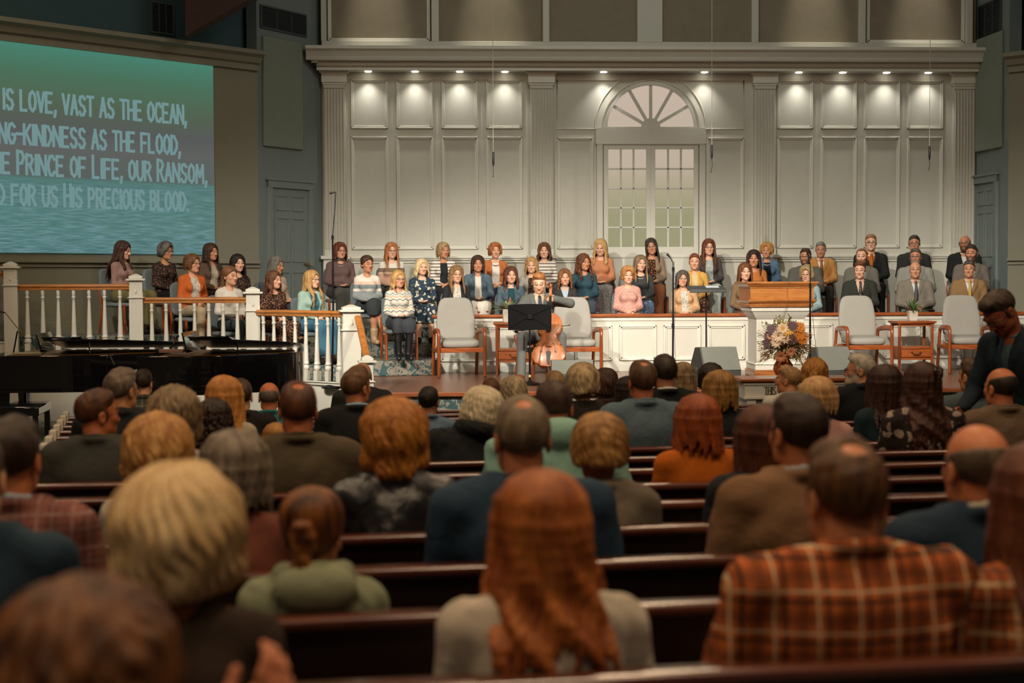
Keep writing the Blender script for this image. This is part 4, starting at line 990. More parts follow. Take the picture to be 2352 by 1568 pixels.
def leaf_blade(b, base, d, L, w, curl, n=5):
    d = np.array(d, float); d /= np.linalg.norm(d); side = np.cross(d, (0, 0, 1.0)); side /= np.linalg.norm(side) + 1e-9; secs = []
    for i in range(n + 1):
        t = i / n; p = np.array(base) + d * L * t + np.array((d[0], d[1], -1.0)) * curl * t * t * L; ww = w * (math.sin(math.pi * (.12 + .88 * t)) ** .8) * (1 if t < 1 else .05) + .001
        secs.append([tuple(p - side * ww), tuple(p + np.array((0, 0, -.003))), tuple(p + side * ww), tuple(p + np.array((0, 0, .003)))])
    b.loft(secs)
LEAFG = plain('plant_leaf_green', S('4a6a3a'), .5, var=.3, sc_=30); LEAFP = plain('pale_succulent_leaf', S('8a9a70'), .5, var=.25, sc_=30); LEAFR = plain('russet_leaf', S('8a5030'), .55, var=.3, sc_=30)
def plant(x, y, lb, spiky):
    r = empty('potted_plant', (x, y, .746 if not spiky else .732), 0, 1.0 if spiky else 1.25); tag(r, lb, 'plant'); s = .062
    b = MB(); b.loft([[(i * w_, j * w_, z) for i, j in ((-1, -1), (1, -1), (1, 1), (-1, 1))] for z, w_ in ((0, s * .92), (.145, s * 1.05), (.145, s * .9), (.12, s * .88))]); b.build('pot', plain('white_planter', S('c8c0b0'), .5), r, bevel=.004)
    g = random.Random(5 if spiky else 9); b1, b2 = MB(), MB()
    for i in range(56 if spiky else 44):
        a = g.uniform(0, 6.28); e = g.uniform(.25, 1.5) if spiky else g.uniform(.15, 1.3); d = (math.cos(a) * math.cos(e), math.sin(a) * math.cos(e), math.sin(e))
        leaf_blade(b1 if g.random() < .85 else b2, (d[0] * .02, d[1] * .02, .13), d, g.uniform(.12, .25) if spiky else g.uniform(.10, .2), .010 if spiky else .022, g.uniform(.0, .25))
    b1.build('leaves', LEAFG if spiky else LEAFP, r, sharp=80); b2.build('accent_leaves', LEAFR, r, sharp=80)
plant(st.location[0] - .10, st.location[1] - .02, 'pale green succulent plant on the side table behind the cellist', False)
plant(st2.location[0], st2.location[1] - .02, 'spiky green plant in a white square pot on the right side table', True)
# pulpit
Pp = atY(1789, 845, 20.0); PX = float(Pp[0]); PY = 20.1
r = empty('pulpit', (PX - .02, PY, 0)); r.scale = (.93, .95, 1.0); tag(r, 'large golden-oak topped white pulpit standing on stepped wooden base', 'pulpit')
def tier(b, w0, w1, d0, d1, z0, z1): b.loft([[(i * w_, j * d_, z) for i, j in ((-1, -1), (1, -1), (1, 1), (-1, 1))] for z, w_, d_ in ((z0, w0, d0), (z1, w1, d1))])
b = MB(); tier(b, .44, .44, .40, .40, 0, .085); tier(b, .40, .40, .36, .36, .085, .10); b.build('step', wood('burl_oak', S('7a4420'), S('a8662c'), .3, 'X', 5), r, bevel=.008)
b = MB(); tier(b, .36, .36, .32, .32, .10, .17); tier(b, .37, .35, .33, .31, .17, .19); b.build('step', wood('burl_oak', S('7a4420'), S('a8662c'), .3, 'X', 5), r, bevel=.008)
b = MB(); tier(b, .345, .345, .30, .30, .19, .26); tier(b, .36, .335, .315, .29, .26, .285); tier(b, .325, .325, .28, .28, .28, .83)
for sx in (-1, 1):
    for k in range(4): b.bx(sx * (.30 - k * .025) - .006, sx * (.30 - k * .025) + .006, -.289, -.28, .32, .80)
for f in ((-.19, .19, .34, .36), (-.19, .19, .76, .78), (-.19, -.17, .34, .78), (.17, .19, .34, .78)): b.bx(f[0], f[1], -.292, -.28, f[2], f[3])
b.build('column', WHITE2, r, bevel=.004)
b = MB(); tier(b, .33, .36, .285, .315, .83, .87); tier(b, .36, .40, .315, .35, .87, .93); tier(b, .41, .41, .36, .36, .93, .985); b.build('capital', WHITE2, r, bevel=.005)
b = MB(); tier(b, .435, .435, .385, .385, .985, 1.01)
for k in range(30): b.bx(-.42 + k * .0285, -.42 + k * .0285 + .015, -.40, -.38, 1.005, 1.025)
for k in range(24): b.bx(-.445, -.43, -.37 + k * .031, -.37 + k * .031 + .016, 1.005, 1.025)
tier(b, .43, .43, .38, .38, 1.01, 1.03); tier(b, .44, .47, .39, .42, 1.03, 1.06); tier(b, .47, .47, .42, .42, 1.06, 1.075); tier(b, .43, .43, .38, .38, 1.075, 1.22)
b.loft([[(-.44, -.39, z), (.44, -.39, z), (.44, .39, z), (-.44, .39, z)] for z in (1.22, 1.235)]); tier(b, .445, .48, .395, .43, 1.235, 1.275); tier(b, .485, .485, .435, .435, 1.275, 1.30); b.build('desk', OAK, r, bevel=.005)
# communion table, vase and bouquet
Tp = atY(1845, 884, 17.6); TX, TY = float(Tp[0]), 17.75; tz = fz(TY); TH = .232 - tz
r = empty('communion_table', (TX, TY, tz)); tag(r, 'white communion table with wooden top and THIS DO lettering on its front', 'table')
b = MB(); b.bx(-.74, .74, -.30, .30, TH - .035, TH); b.bx(-.71, .71, -.275, .275, TH - .05, TH - .035); b.build('tabletop', CHERRYX, r, bevel=.008)
b = MB(); b.bx(-.68, .68, -.25, .25, TH - .20, TH - .05); b.bx(-.695, .695, -.265, .265, TH - .23, TH - .20); b.bx(-.70, .70, -.27, .27, TH - .068, TH - .05)
for k in range(58): b.bx(-.69 + k * .0238, -.69 + k * .0238 + .012, -.262, -.25, TH - .083, TH - .068)
ap = b.build('apron', WHITE2, r, bevel=.003)
for s in (-1, 1):
    b = MB(); b.bx(s * .60 - .05, s * .60 + .05, -.24, .24, .06, TH - .23); b.bx(s * .60 - .07, s * .60 + .07, -.26, .26, 0, .08); b.build('leg', WHITE2, r, bevel=.005)
b = MB(); b.bx(-.6, .6, .1, .13, .1, TH - .23); b.build('back_panel', WHITE2, r)
GL = {'A': [[(0, 0), (.5, 1), (1, 0)], [(.2, .36), (.8, .36)]], 'B': [[(0, 0), (0, 1), (.6, .97), (.85, .78), (.6, .54), (0, .52)], [(.6, .54), (1, .28), (.65, .02), (0, 0)]], 'C': [[(.95, .82), (.7, 1), (.3, .98), (.04, .65), (.04, .35), (.3, .02), (.7, 0), (.95, .18)]],
  'D': [[(0, 0), (0, 1), (.5, .97), (.95, .65), (.95, .35), (.5, .03), (0, 0)]], 'E': [[(.9, 1), (0, 1), (0, 0), (.9, 0)], [(0, .52), (.75, .52)]], 'F': [[(.9, 1), (0, 1), (0, 0)], [(0, .5), (.75, .5)]], 'G': [[(.95, .85), (.6, 1), (.25, .95), (.03, .6), (.05, .3), (.35, .0), (.75, .03), (.97, .25), (.97, .45), (.6, .45)]],
  'H': [[(0, 0), (0, 1)], [(1, 0), (1, 1)], [(0, .5), (1, .5)]], 'I': [[(.5, 0), (.5, 1)]], 'J': [[(.8, 1), (.8, .2), (.4, 0), (.05, .2)]], 'K': [[(0, 0), (0, 1)], [(.95, 1), (0, .42)], [(.25, .6), (1, 0)]], 'L': [[(0, 1), (0, 0), (.85, 0)]], 'M': [[(0, 0), (.08, 1), (.5, .35), (.92, 1), (1, 0)]], 'N': [[(0, 0), (0, 1), (1, 0), (1, 1)]],
  'O': [[(.5, 1), (.14, .85), (0, .5), (.14, .15), (.5, 0), (.86, .15), (1, .5), (.86, .85), (.5, 1)]], 'P': [[(0, 0), (0, 1), (.65, .96), (.92, .75), (.65, .48), (0, .44)]], 'R': [[(0, 0), (0, 1), (.65, .96), (.9, .76), (.65, .52), (0, .48)], [(.4, .49), (1, 0)]], 'S': [[(.92, .86), (.6, 1), (.2, .95), (.06, .74), (.3, .54), (.75, .44), (.95, .24), (.7, .02), (.3, 0), (.04, .16)]],
  'T': [[(0, 1), (1, 1)], [(.5, 1), (.5, 0)]], 'U': [[(0, 1), (.03, .25), (.3, 0), (.7, 0), (.97, .25), (1, 1)]], 'V': [[(0, 1), (.5, 0), (1, 1)]], 'W': [[(0, 1), (.25, 0), (.5, .7), (.75, 0), (1, 1)]], 'Y': [[(0, 1), (.5, .5), (1, 1)], [(.5, .5), (.5, 0)]], ',': [[(.6, .1), (.5, -.04), (.25, -.2)]], '.': [[(.45, .02), (.55, .02)]], '-': [[(.0, .5), (1, .5)]]}
def letters(b, text, x0, x1, z, H, st, P, serif=False, wide=1.0):
    """strokes of each letter as flat bars mapped through P(u, v, offset)"""
    wd = {'I': .38, ' ': .62, ',': .42, '.': .4, '-': .8, 'M': 1.25, 'W': 1.25, 'N': 1.05}
    ws = [wd.get(c.upper(), 1.0) for c in text]; k = (x1 - x0) / sum(ws); x = x0
    for c, w_ in zip(text, ws):
        hh = H * (1.16 if c.isupper() and not serif and c.upper() in 'PLRH' else 1.0); a0 = x + k * w_ * .13; a1 = x + k * w_ * .87
        for pl in GL.get(c.upper(), []):
            pp = [np.array((a0 + (a1 - a0) * p[0], z + hh * p[1])) for p in pl]
            for p, q_ in zip(pp, pp[1:]):
                d = q_ - p; L_ = np.linalg.norm(d)
                if L_ < 1e-6: continue
                d /= L_; hw = st * (.5 if not serif else (.62 if abs(d[0]) < .5 else .26)); n = np.array((-d[1], d[0])) * hw; e = d * (hw * .8 if not serif else 0)
                c_ = [p - e - n, q_ + e - n, q_ + e + n, p - e + n]
                b.prism([tuple(v) for v in c_], lambda u, v: P(u, v, .001), lambda u, v: P(u, v, .003))
            if serif:
                for p in (pp[0], pp[-1]):
                    if abs(p[1] - z) < .01 or abs(p[1] - z - hh) < .01: b.prism([(p[0] - st, p[1] - st * .15), (p[0] + st, p[1] - st * .15), (p[0] + st, p[1] + st * .15), (p[0] - st, p[1] + st * .15)], lambda u, v: P(u, v, .001), lambda u, v: P(u, v, .003))
        x += k * w_
b = MB(); letters(b, 'THIS DO IN REMEMBRANCE OF ME', -.46, .56, TH - .178, .082, .017, lambda u, v, o: (u, -.25 - o, v), True); b.build('lettering', plain('carved_gold_brown', S('7d745c'), .5), ap, smooth=False)
vp = atY(1799, 879, TY - .05); r = empty('vase', (float(vp[0]), TY - .05, .233)); tag(r, 'glossy amber glass vase on the communion table', 'vase')
m, t, bb = nmat('amber_glass'); bb.inputs['Base Color'].default_value = (*S('b0581a'), 1); bb.inputs['Roughness'].default_value = .08; bb.inputs['Transmission Weight'].default_value = .35; bb.inputs['Coat Weight'].default_value = 1.0
b = MB(); b.lathe([(.045, 0), (.09, .03), (.115, .09), (.108, .14), (.075, .19), (.042, .235), (.032, .29), (.036, .34), (.05, .36), (.044, .36), (.03, .33), (.02, .24)], (0, 0, 0), 28); b.build('body', m, r, sharp=80)
r = empty('bouquet', (float(vp[0]), TY - .05, .505)); tag(r, 'large autumn bouquet of orange, cream and plum flowers in the amber vase', 'flowers')
g = random.Random(11)
def flower(par, name, c, n, R0, mat, cm_, rings):
    c = np.array(c, float); nrm = np.array(n, float); nrm /= np.linalg.norm(nrm); u = np.cross(nrm, (0, 0, 1.0)) + 1e-3; u /= np.linalg.norm(u); v = np.cross(nrm, u); b = MB()
    for ri in range(rings):
        k = (9 if rings < 3 else 15) + ri
        for i in range(k):
            a = 6.28 * (i + .5 * ri) / k + g.uniform(-.1, .1); d = u * math.cos(a) + v * math.sin(a); up = .25 + .55 * ri / max(1, rings); L_ = R0 * (1 - .17 * ri); ww = R0 * (.24 if rings < 3 else .13)
            s_ = np.cross(nrm, d); p0 = c + nrm * .004 * ri; p1 = c + d * L_ * .6 + nrm * L_ * up * .5; p2 = c + d * L_ + nrm * L_ * up * .55
            b.loft([[tuple(p - s_ * w_), tuple(p - nrm * .002), tuple(p + s_ * w_), tuple(p + nrm * .002)] for p, w_ in ((p0, ww * .4), (p1, ww), (p2, ww * .35))])
    o = b.build(name, mat, par, sharp=80); b = MB(); b.lathe([(R0 * .2, 0), (R0 * .16, R0 * .12), (.001, R0 * .16)], (0, 0, 0), 8); b.xf(np.array(Matrix.Translation(c) @ Vector(nrm).to_track_quat('Z', 'Y').to_matrix().to_4x4())); b.build('flower_center', cm_, o)
FM = {'orange_flower': (plain('petal_orange', S('d07a1e'), .6, var=.2), LEAFR), 'cream_flower': (plain('petal_cream', S('dcc0a0'), .6, var=.1), LEAFR), 'plum_flower': (plain('petal_plum', S('5a4048'), .6, var=.2), LEAFR), 'peach_flower': (plain('petal_peach', S('c88058'), .6, var=.2), LEAFR), 'yellow_flower': (plain('petal_gold', S('dca030'), .6, var=.2), LEAFR)}
for nm, fl in (('yellow_flower', [(.0, .27, .06)]), ('orange_flower', [(.14, .22, .065), (.18, .16, .055), (.10, .30, .05), (.15, .29, .05)]), ('cream_flower', [(-.10, .20, .062), (-.05, .28, .055), (-.12, .13, .05), (-.03, .17, .05)]), ('plum_flower', [(-.19, .20, .055), (.05, .16, .055), (-.17, .27, .05), (.06, .31, .05), (-.21, .12, .05)]), ('peach_flower', [(-.07, -.03, .055), (-.18, .20, .04), (.04, .02, .045)])):
    for x_, z_, R0 in fl: flower(r, nm, (x_, -.20 + 1.2 * x_ * x_, z_), (x_ * 1.8, -1, (z_ - .12) * 1.5), R0 * 1.3, FM[nm][0], FM[nm][1], 5 if nm in ('orange_flower', 'yellow_flower', 'plum_flower') else 2)
for nm, mt, n_, ln in (('foliage', plain('olive_leaf', S('8a8850'), .6, var=.35, sc_=25), 150, (.18, .30)), ('berry_spray', plain('rust_seed_heads', S('b8662e'), .6, var=.3, sc_=25), 80, (.22, .31)), ('wheat_spray', plain('pale_wheat', S('b8a070'), .6, var=.2), 60, (.2, .33))):
    b = MB()
    for i in range(n_):
        a = g.uniform(0, 6.28); e = g.uniform(-.75, 1.45) if nm != 'berry_spray' else g.uniform(-.8, .5); ca = math.cos(e); d = np.array((math.cos(a) * ca, math.sin(a) * ca * .8, math.sin(e))); p0 = d * g.uniform(.05, .12) + (0, 0, .10); L_ = g.uniform(*ln) - .05
        if nm == 'berry_spray' and d[0] < -.1 and g.random() < .6: d[0] *= -1
        b.tube([p0, p0 + d * L_ * .6, p0 + d * L_ + (0, 0, -.03)], .0018, 4)
        for k in range(4): leaf_blade(b, p0 + d * L_ * (.4 + .17 * k), d + np.array((g.uniform(-.9, .9), g.uniform(-.9, .9), g.uniform(-.6, .8))), g.uniform(.03, .055), .011 if nm == 'foliage' else .008, .1, 3)
    b.build(nm, mt, r, sharp=80)
b = MB()
for k in range(6): b.tube([(0, 0, -.12), (.01 * math.cos(k), .01 * math.sin(k), -.02), (.09 * math.cos(k * 1.05), .07 * math.sin(k * 1.05), .12)], .004, 5)
b.build('stems', LEAFG, r)
# stands, microphones, monitors
STEEL = plain('black_steel', S('1c1c1e'), .4, .6, var=.05); SILV = plain('dull_steel', S('8a8880'), .35, .9)
def round_base(b, R0, z=0.0): b.lathe([(R0, 0), (R0, .012), (R0 * .8, .03), (.03, .045), (.016, .06)], (0, 0, z), 24)
p = atY(1217, 872, 20.2); r = empty('music_stand', (float(p[0]), 20.2, 0), R_(0)); tag(r, 'black music stand with wide desk in front of the cellist', 'music stand')
b = MB(); round_base(b, .15); b.build('base', STEEL, r)
b = MB(); b.tube([(0, 0, .03), (0, 0, .42)], .014, 10); b.tube([(0, 0, .40), (0, 0, .86)], .010, 10); b.lathe([(.02, 0), (.02, .05)], (0, 0, .40), 10); b.build('pole', STEEL, r); b = MB(); b.lathe([(.0155, 0), (.0155, .03)], (0, 0, .10), 10); b.build('tape_band', plain('yellowed_tape', S('c8b878'), .6), r)
b = MB(); hw, z0, z1 = .275, .70, 1.02; b.loft([[(x, -.03 + .035 * (x / hw) ** 2 * 0 - .02 * t_, z0 + (z1 - z0) * t_ + (.012 * (1 - (x / hw) ** 2) if t_ == 1 else 0)) for t_ in (0, 1)] + [(x, .0 - .02 * t_, z0 + (z1 - z0) * t_ + (.012 * (1 - (x / hw) ** 2) if t_ == 1 else 0)) for t_ in (1, 0)] for x in np.linspace(-hw, hw, 13)])
for s in (-1, 1): b.tube([(s * hw * .95, -.052, z1 - .03), (0, -.045, .87)], .004, 5); b.tube([(s * hw * .95, -.034, z0 + .03), (0, -.045, .87)], .004, 5)
b.bx(-.03, .03, -.06, -.03, .84, .90); b.build('desk', STEEL, r, sharp=40)
p = atY(1622, 850, 20.6); r = empty('music_stand', (float(p[0]), 20.6, 0)); tag(r, 'slim black music stand with flat tray holding paper left of the pulpit', 'music stand')
b = MB(); round_base(b, .14); b.build('base', STEEL, r); b = MB(); b.tube([(0, 0, .03), (0, 0, 1.16)], .0105, 8); b.build('pole', STEEL, r)
b = MB(); b.loft([[(x, -.16, 1.16), (x, -.16, 1.20), (x, .14, 1.25), (x, .14, 1.235), (x, -.14, 1.175), (x, -.14, 1.16)] for x in (-.24, .24)]); b.build('tray', plain('grey_tray', S('3c3e3c'), .5), r, bevel=.006)
b = MB(); b.loft([[(x, -.12, 1.198), (x, .10, 1.245), (x, .10, 1.249), (x, -.12, 1.202)] for x in (.0, .17)]); o = b.build('sheet_music', plain('blueish_paper', S('b8c0c4'), .7), None); o.location = r.location; tag(o, 'white sheet of paper lying on the slim music stand tray', 'paper')
def mic_stand(px, Y, pts, lb, base=True, micdir=None, clip=True):
    p = atY(px, 860, Y); r = empty('microphone_stand', (float(p[0]), Y, 0)); tag(r, lb, 'microphone stand')
    if base: b = MB(); round_base(b, .13); b.build('base', STEEL, r)
    loc = lambda a: tuple(np.array(atY(a[0], a[1], Y)) - np.array((p[0], Y, 0)))
    P_ = [loc(a) for a in pts]; b = MB(); b.tube([(0, 0, .03), (P_[0][0], 0, P_[0][2] * .5), P_[0]], [.013, .013, .011], 8); b.lathe([(.017, -.03), (.017, .03)], (P_[0][0] / 2, 0, P_[0][2] * .5), 8); b.build('pole', STEEL, r)
    b = MB(); b.lathe([(.016, -.025), (.016, .025)], P_[0], 8); b.tube(P_[:-1], .006, 6); b.build('boom', STEEL, r)
    b = MB(); a, c = np.array(P_[-2]), np.array(P_[-1]); b.tube([a, a * .4 + c * .6, c], [.008, .012, .016], 8); b.build('microphone', BLACK, r, sharp=80); return r
mic_stand(762, 19.9, [(764, 545), (769, 480), (771, 442), (771, 441), (757, 444)], 'tall thin black microphone stand rising beside the left balustrade')
mic_stand(1545, 20.5, [(1546, 618), (1546, 604), (1540, 592), (1532, 583)], 'straight black microphone stand left of the slim music stand')
mic_stand(1861, 19.3, [(1861, 655), (1861, 610), (1859, 598), (1854, 576)], 'black gooseneck microphone stand in front of the pulpit right edge')
b = MB(); P_ = [atY(1548, 600, 20.45), atY(1551, 640, 20.43), atY(1549, 760, 20.42), atY(1552, 848, 20.4)]; b.tube(P_ + [(P_[-1][0] + .2, 20.35, .008)], .003, 5); tag(b.build('cable', BLACK, None), 'thin black cable hanging beside the straight microphone stand', 'cable')
b = MB(); P_ = [atY(1863, 650, 19.25), atY(1866, 720, 19.25), atY(1874, 800, 19.25)]; b.tube(P_, .003, 5); tag(b.build('cable', BLACK, None), 'thin black cable hanging beside the gooseneck stand at the pulpit', 'cable')
MONG = plain('grey_speaker_grille', S('6d6f66'), .8, var=.05, bump=.5, bsc=400); MOND = plain('charcoal_cabinet', S('3a3b38'), .55, var=.06)
def monitor(px, Y, w_, rz, lb, face_up=False, top=1.0):
    p = atY(px, 880, Y); r = empty('stage_monitor', (float(p[0]), Y, .002), R_(rz)); r.scale = (1, 1, 1.22 if top > .9 else 1.05); tag(r, lb, 'loudspeaker'); h2 = w_ / 2
    prof = [(.22, 0), (.24, .16), (.06, .40 * top), (-.10, .40 * top), (-.24, .17), (-.24, 0)]
    b = MB(); b.prism(prof, lambda u, v: (-h2, u, v), lambda u, v: (h2, u, v)); b.build('cabinet', MOND, r, bevel=.012)
    b = MB(); b.prism([(-.247, .175), (-.112, .40 * top + .004), (-.108, .40 * top - .008), (-.23, .17)], lambda u, v: (-h2 + .012, u, v), lambda u, v: (h2 - .012, u, v)); b.build('grille', MONG, r)
    b = MB(); b.bx(-.10, .10, -.246, -.235, .05, .13); b.lathe([(.008, -.002), (.008, .006)], (-.16, -.24, .09), 8); b.build('connector_panel', BLACK, r)
    for s in (-1, 1): b = MB(); b.lathe([(.035, 0), (.035, .012), (.02, .014)], (0, 0, 0), 14); b.xf(np.array(Matrix.Translation((s * h2, .02, .17)) @ Matrix.Rotation(s * math.pi / 2, 4, 'Y'))); b.build('side_socket', SILV, r)
    b = MB(); b.tube([(-.06, -.24, .10), (-.06, -.30, .08), (-.04, -.31, .02)], .008, 6); b.tube([(.03, -.24, .10), (.03, -.30, .08), (.05, -.32, .02)], .008, 6); b.build('plug_cable', BLACK, r)
monitor(1314, 19.6, .53, -4, 'low dark wedge monitor on the stage floor below the cello', top=.82)
monitor(1642, 19.7, .50, 14, 'grey wedge monitor on the stage edge left of the pulpit')
monitor(1902, 19.5, .45, 14, 'grey wedge monitor on the stage edge right of the flowers')
# hanging microphones and camera dome
for px, y0, y1, Y, lb in ((1133, 348, 405, 22.5, 'small black choir microphone hanging on a thin cord, left of the three'), (1635, 332, 395, 22.5, 'small black choir microphone hanging by the glazed doors'), (2135, 335, 390, 22.5, 'small black choir microphone hanging at the right, before the last wall panels')):
    p = atY(px, y0, Y); e = atY(px, y1, Y); r = empty('hanging_microphone', (float(p[0]), Y, 0)); tag(r, lb, 'microphone'); zt, ze = float(p[2]), float(e[2])
    b = MB(); b.tube([(0, 0, 8.99), (0, 0, zt)], .0045, 5); b.build('cord', plain('white_cord', S('b8b2a2'), .6), r)
    b = MB(); b.tube([(0, 0, zt), (0, 0, zt - .03), (0, 0, zt - .16), (0, 0, zt - .21)], [.006, .016, .016, .004], 10); b.build('body', BLACK, r, sharp=80); b = MB(); sx = {1133: .0, 1635: -.012, 2135: -.014}[px]
    b.tube([(0, 0, zt - .21), (-sx * .6, 0, (zt - .21 + ze) / 2), (sx, 0, ze)], .004, 6); b.lathe([(.004, 0), (.008, .006), (.007, .02), (.003, .022)], (sx, 0, ze - .01), 8); b.build('gooseneck', BLACK, r)
p = atY(722, 142, 25.95); r = empty('security_camera', tuple(p)); tag(r, 'small white dome security camera under the left end of the cornice', 'camera')
b = MB(); b.lathe([(.05, .06), (.062, .045), (.06, .0), (.05, -.02), (.045, -.02)], (0, 0, 0), 16); b.build('housing', WHITE2, r); b = MB(); b.lathe([(.044, 0), (.036, -.03), (.015, -.045), (.002, -.047)], (0, -.004, -.018), 14); b.build('lens_dome', BLACK, r, sharp=80)
# projection screen with the hymn text
(uR, zT), (u0, zT2) = WS.at(485, 152), WS.at(0, 92); uR, _ = WS.at(489, 370); uL = uR + 5.05; zS0 = WS.at(490, 585)[1]
def scr_mat():
    m, t, b = nmat('projected_sea'); tc = nd(t, 'ShaderNodeTexCoord'); sx = nd(t, 'ShaderNodeSeparateXYZ'); t.links.new(tc.outputs['Object'], sx.inputs[0])
    mr = nd(t, 'ShaderNodeMapRange'); mr.inputs[1].default_value = zS0; mr.inputs[2].default_value = zT; t.links.new(sx.outputs[2], mr.inputs[0])
    rp = ramp(t, [(0, S('57838a')), (.12, S('5b8a84')), (.36, S('56807a')), (.375, S('5e6864')), (.52, S('656866')), (.60, S('5d6060')), (.72, S('586a56')), (.88, S('4d7a62')), (1, S('4b8c78'))]); t.links.new(mr.outputs[0], rp.inputs[0])
    mp = nd(t, 'ShaderNodeMapping'); mp.inputs['Scale'].default_value = (1.5, 1.5, 22); t.links.new(tc.outputs['Object'], mp.inputs[0]); no = nd(t, 'ShaderNodeTexNoise', i_Scale=2.5, i_Detail=6.0); t.links.new(mp.outputs[0], no.inputs[0])
    r2 = ramp(t, [(.35, S('48706e')), (.5, S('5c8a86')), (.68, S('86a4b4'))]); t.links.new(no.outputs[0], r2.inputs[0]); r3 = ramp(t, [(.0, (.7,) * 3), (.33, (.45,) * 3), (.37, (0,) * 3)]); t.links.new(mr.outputs[0], r3.inputs[0])
    c = mix(t, rp.outputs[0], r2.outputs[0], r3.outputs[0]); t.links.new(c, b.inputs['Emission Color']); b.inputs['Emission Strength'].default_value = .8; b.inputs['Base Color'].default_value = (.03, .03, .03, 1); b.inputs['Roughness'].default_value = .9; b.inputs['Specular IOR Level'].default_value = 0; return m
b = MB(); WS.bx(b, uR, uL, zS0, zT, 0, .03); scrn = b.build('projection_screen', scr_mat(), smooth=False); tag(scrn, 'large lit projection screen with hymn words over a sea picture', 'screen')
b = MB(); WS.bx(b, uR - .02, uL + .02, zT, zT + .06, 0, .06); b.build('roller_case', TAUPE, scrn, smooth=False)
b = MB()
for tx, pl, pr, yl, yr, H in (('here IS LOVE, VAST AS THE OCEAN,'.lower().replace('here', 'here'), 15, 427, 252, 284, .262), ('loving-kindness as the flood,', -78, 413, 320, 356, .262), ('when the Prince of Life, our Ransom,', -150, 474, 382, 425, .262), ('shed for us His precious blood.', -72, 432, 466, 484, .262)):
    ua, za_ = WS.at(pl, yl); ub, zb_ = WS.at(pr, yr); 
    if tx.startswith('here'): full = tx; ws_ = 32.0; vis = 27.0; ua = ub + (ua - ub) * 1.23
    tx = {'here': 'here is love, vast as the ocean,'}.get(tx[:4], tx)
    zz = za_ * .4 + zb_ * .6 if True else za_
    letters(b, tx, 0, ua - ub, zz, H, .042, lambda u, v, o: WS.P(ua - u, v, .031 + o))
b.build('hymn_text', plain('projected_text', (.02, .03, .03), .9, spec=0, emit=S('7c9fa0'), est=.78), scrn, smooth=False)
# balustrades
def newel(p, z0, z1, lb, s=.125, grp=None):
    r = empty('newel_post', (float(p[0]), float(p[1]), 0), R_(8)); tag(r, lb, 'post', grp); b = MB(); h = s
    b.bx(-h, h, -h, h, z0, z1 - .22); b.build('shaft', WHITE2, r, bevel=.006); b = MB(); b.bx(-h - .02, h + .02, -h - .02, h + .02, z1 - .30, z1 - .285); b.bx(-h * .96, h * .96, -h * .96, h * .96, z1 - .285, z1 - .07); b.build('block', WHITE2, r, bevel=.005)
    b = MB(); tier(b, h + .035, h + .035, h + .035, h + .035, z1 - .07, z1 - .045); tier(b, h + .0, h + .0, h, h, z1 - .045, z1 - .01); tier(b, h * .9, h * .2, h * .9, h * .2, z1 - .01, z1 + .02); b.build('cap', WHITE2, r, bevel=.005)
    b = MB(); b.lathe([(.004, 0), (.02, .035), (.004, .09), (.001, .10)], (0, -h * .96, z1 - .25), 6); b.build('ornament', WHITE2, r); b = MB(); b.bx(-h - .015, h + .015, -h - .015, h + .015, z0, z0 + .12); b.build('plinth', WHITE2, r, bevel=.005); return r
BP = [(.034, 0), (.034, .10), (.028, .105), (.036, .125), (.036, .15), (.026, .165), (.033, .19), (.033, .60), (.021, .61)]
def baluster_mb(H):
    b = MB(); q = .034; b.bx(-q, q, -q, q, 0, .15 * H); b.bx(-.017, .017, -.017, .017, .94 * H, H)
    b.lathe([(.032, .15 * H), (.044, .17 * H), (.047, .195 * H), (.040, .225 * H), (.030, .235 * H), (.044, .25 * H), (.044, .265 * H), (.036, .275 * H), (.035, .30 * H), (.020, .80 * H), (.019, .86 * H), (.028, .87 * H), (.028, .885 * H), (.019, .895 * H), (.024, .94 * H), (.024, .97 * H), (.016, H)], (0, 0, 0), 12); return b
n1, n2, n3, n4 = atD(25, 640, 20.85), atD(312, 640, 20.85), atD(580, 660, 20.85), atD(806, 700, 19.6)
newel(n1, .0, atD(25, 604, 20.85)[2], 'white newel post leftmost, below the projection screen', .088); newel(n2, .0, atD(312, 632, 20.85)[2], 'white newel post in front of the woman in the olive skirt', .088); newel(n3, .0, atD(580, 662, 20.85)[2], 'white newel post between the white sweater woman and floral dress woman', .092)
newel(n4, .03, atD(806, 703, 19.6)[2], 'white newel post at the stage end of the balustrade', .112); n5 = atD(843, 815, 18.75); newel(n5, -.86, float(n5[2]) - .02, 'short white newel post at the foot of the stair handrail', .07)
def section(A, B, zb, zr, n, lb, s0=.11):
    A, B = np.array(A[:2], float), np.array(B[:2], float); d = B - A; L_ = np.linalg.norm(d); d /= L_; an = math.atan2(d[1], d[0]); r = empty('balustrade', (A[0], A[1], 0), an); tag(r, lb, 'balustrade')
    b = MB(); b.tube([(s0 * .7, 0, zr), (L_ - s0 * .7, 0, zr)], .045, 8, flat=.62); b.bx(s0 * .7, L_ - s0 * .7, -.026, .026, zr - .05, zr - .02); b.build('handrail', OAK, r, bevel=.004)
    b = MB(); b.bx(0, L_, -.06, .06, min(.03, zb) if zb < .1 else .0, zb); b.bx(0, L_, -.075, .075, zb - .02, zb); b.build('base_rail', WHITE2, r, bevel=.005); H = zr - .045 - zb; first = None
    for i in range(n):
        x = s0 + (L_ - 2 * s0) * (i + .5) / n
        if first is None: first = baluster_mb(H).build('baluster', WHITE2, r, sharp=50); first.location = (x, 0, zb)
        else: o = first.copy(); COL.objects.link(o); o.parent = r; o.location = (x, 0, zb)
zr = lambda px, py, D: float(atD(px, py, D)[2])
n0 = np.array(n1) + (np.array(n1) - np.array(n2)) * .8
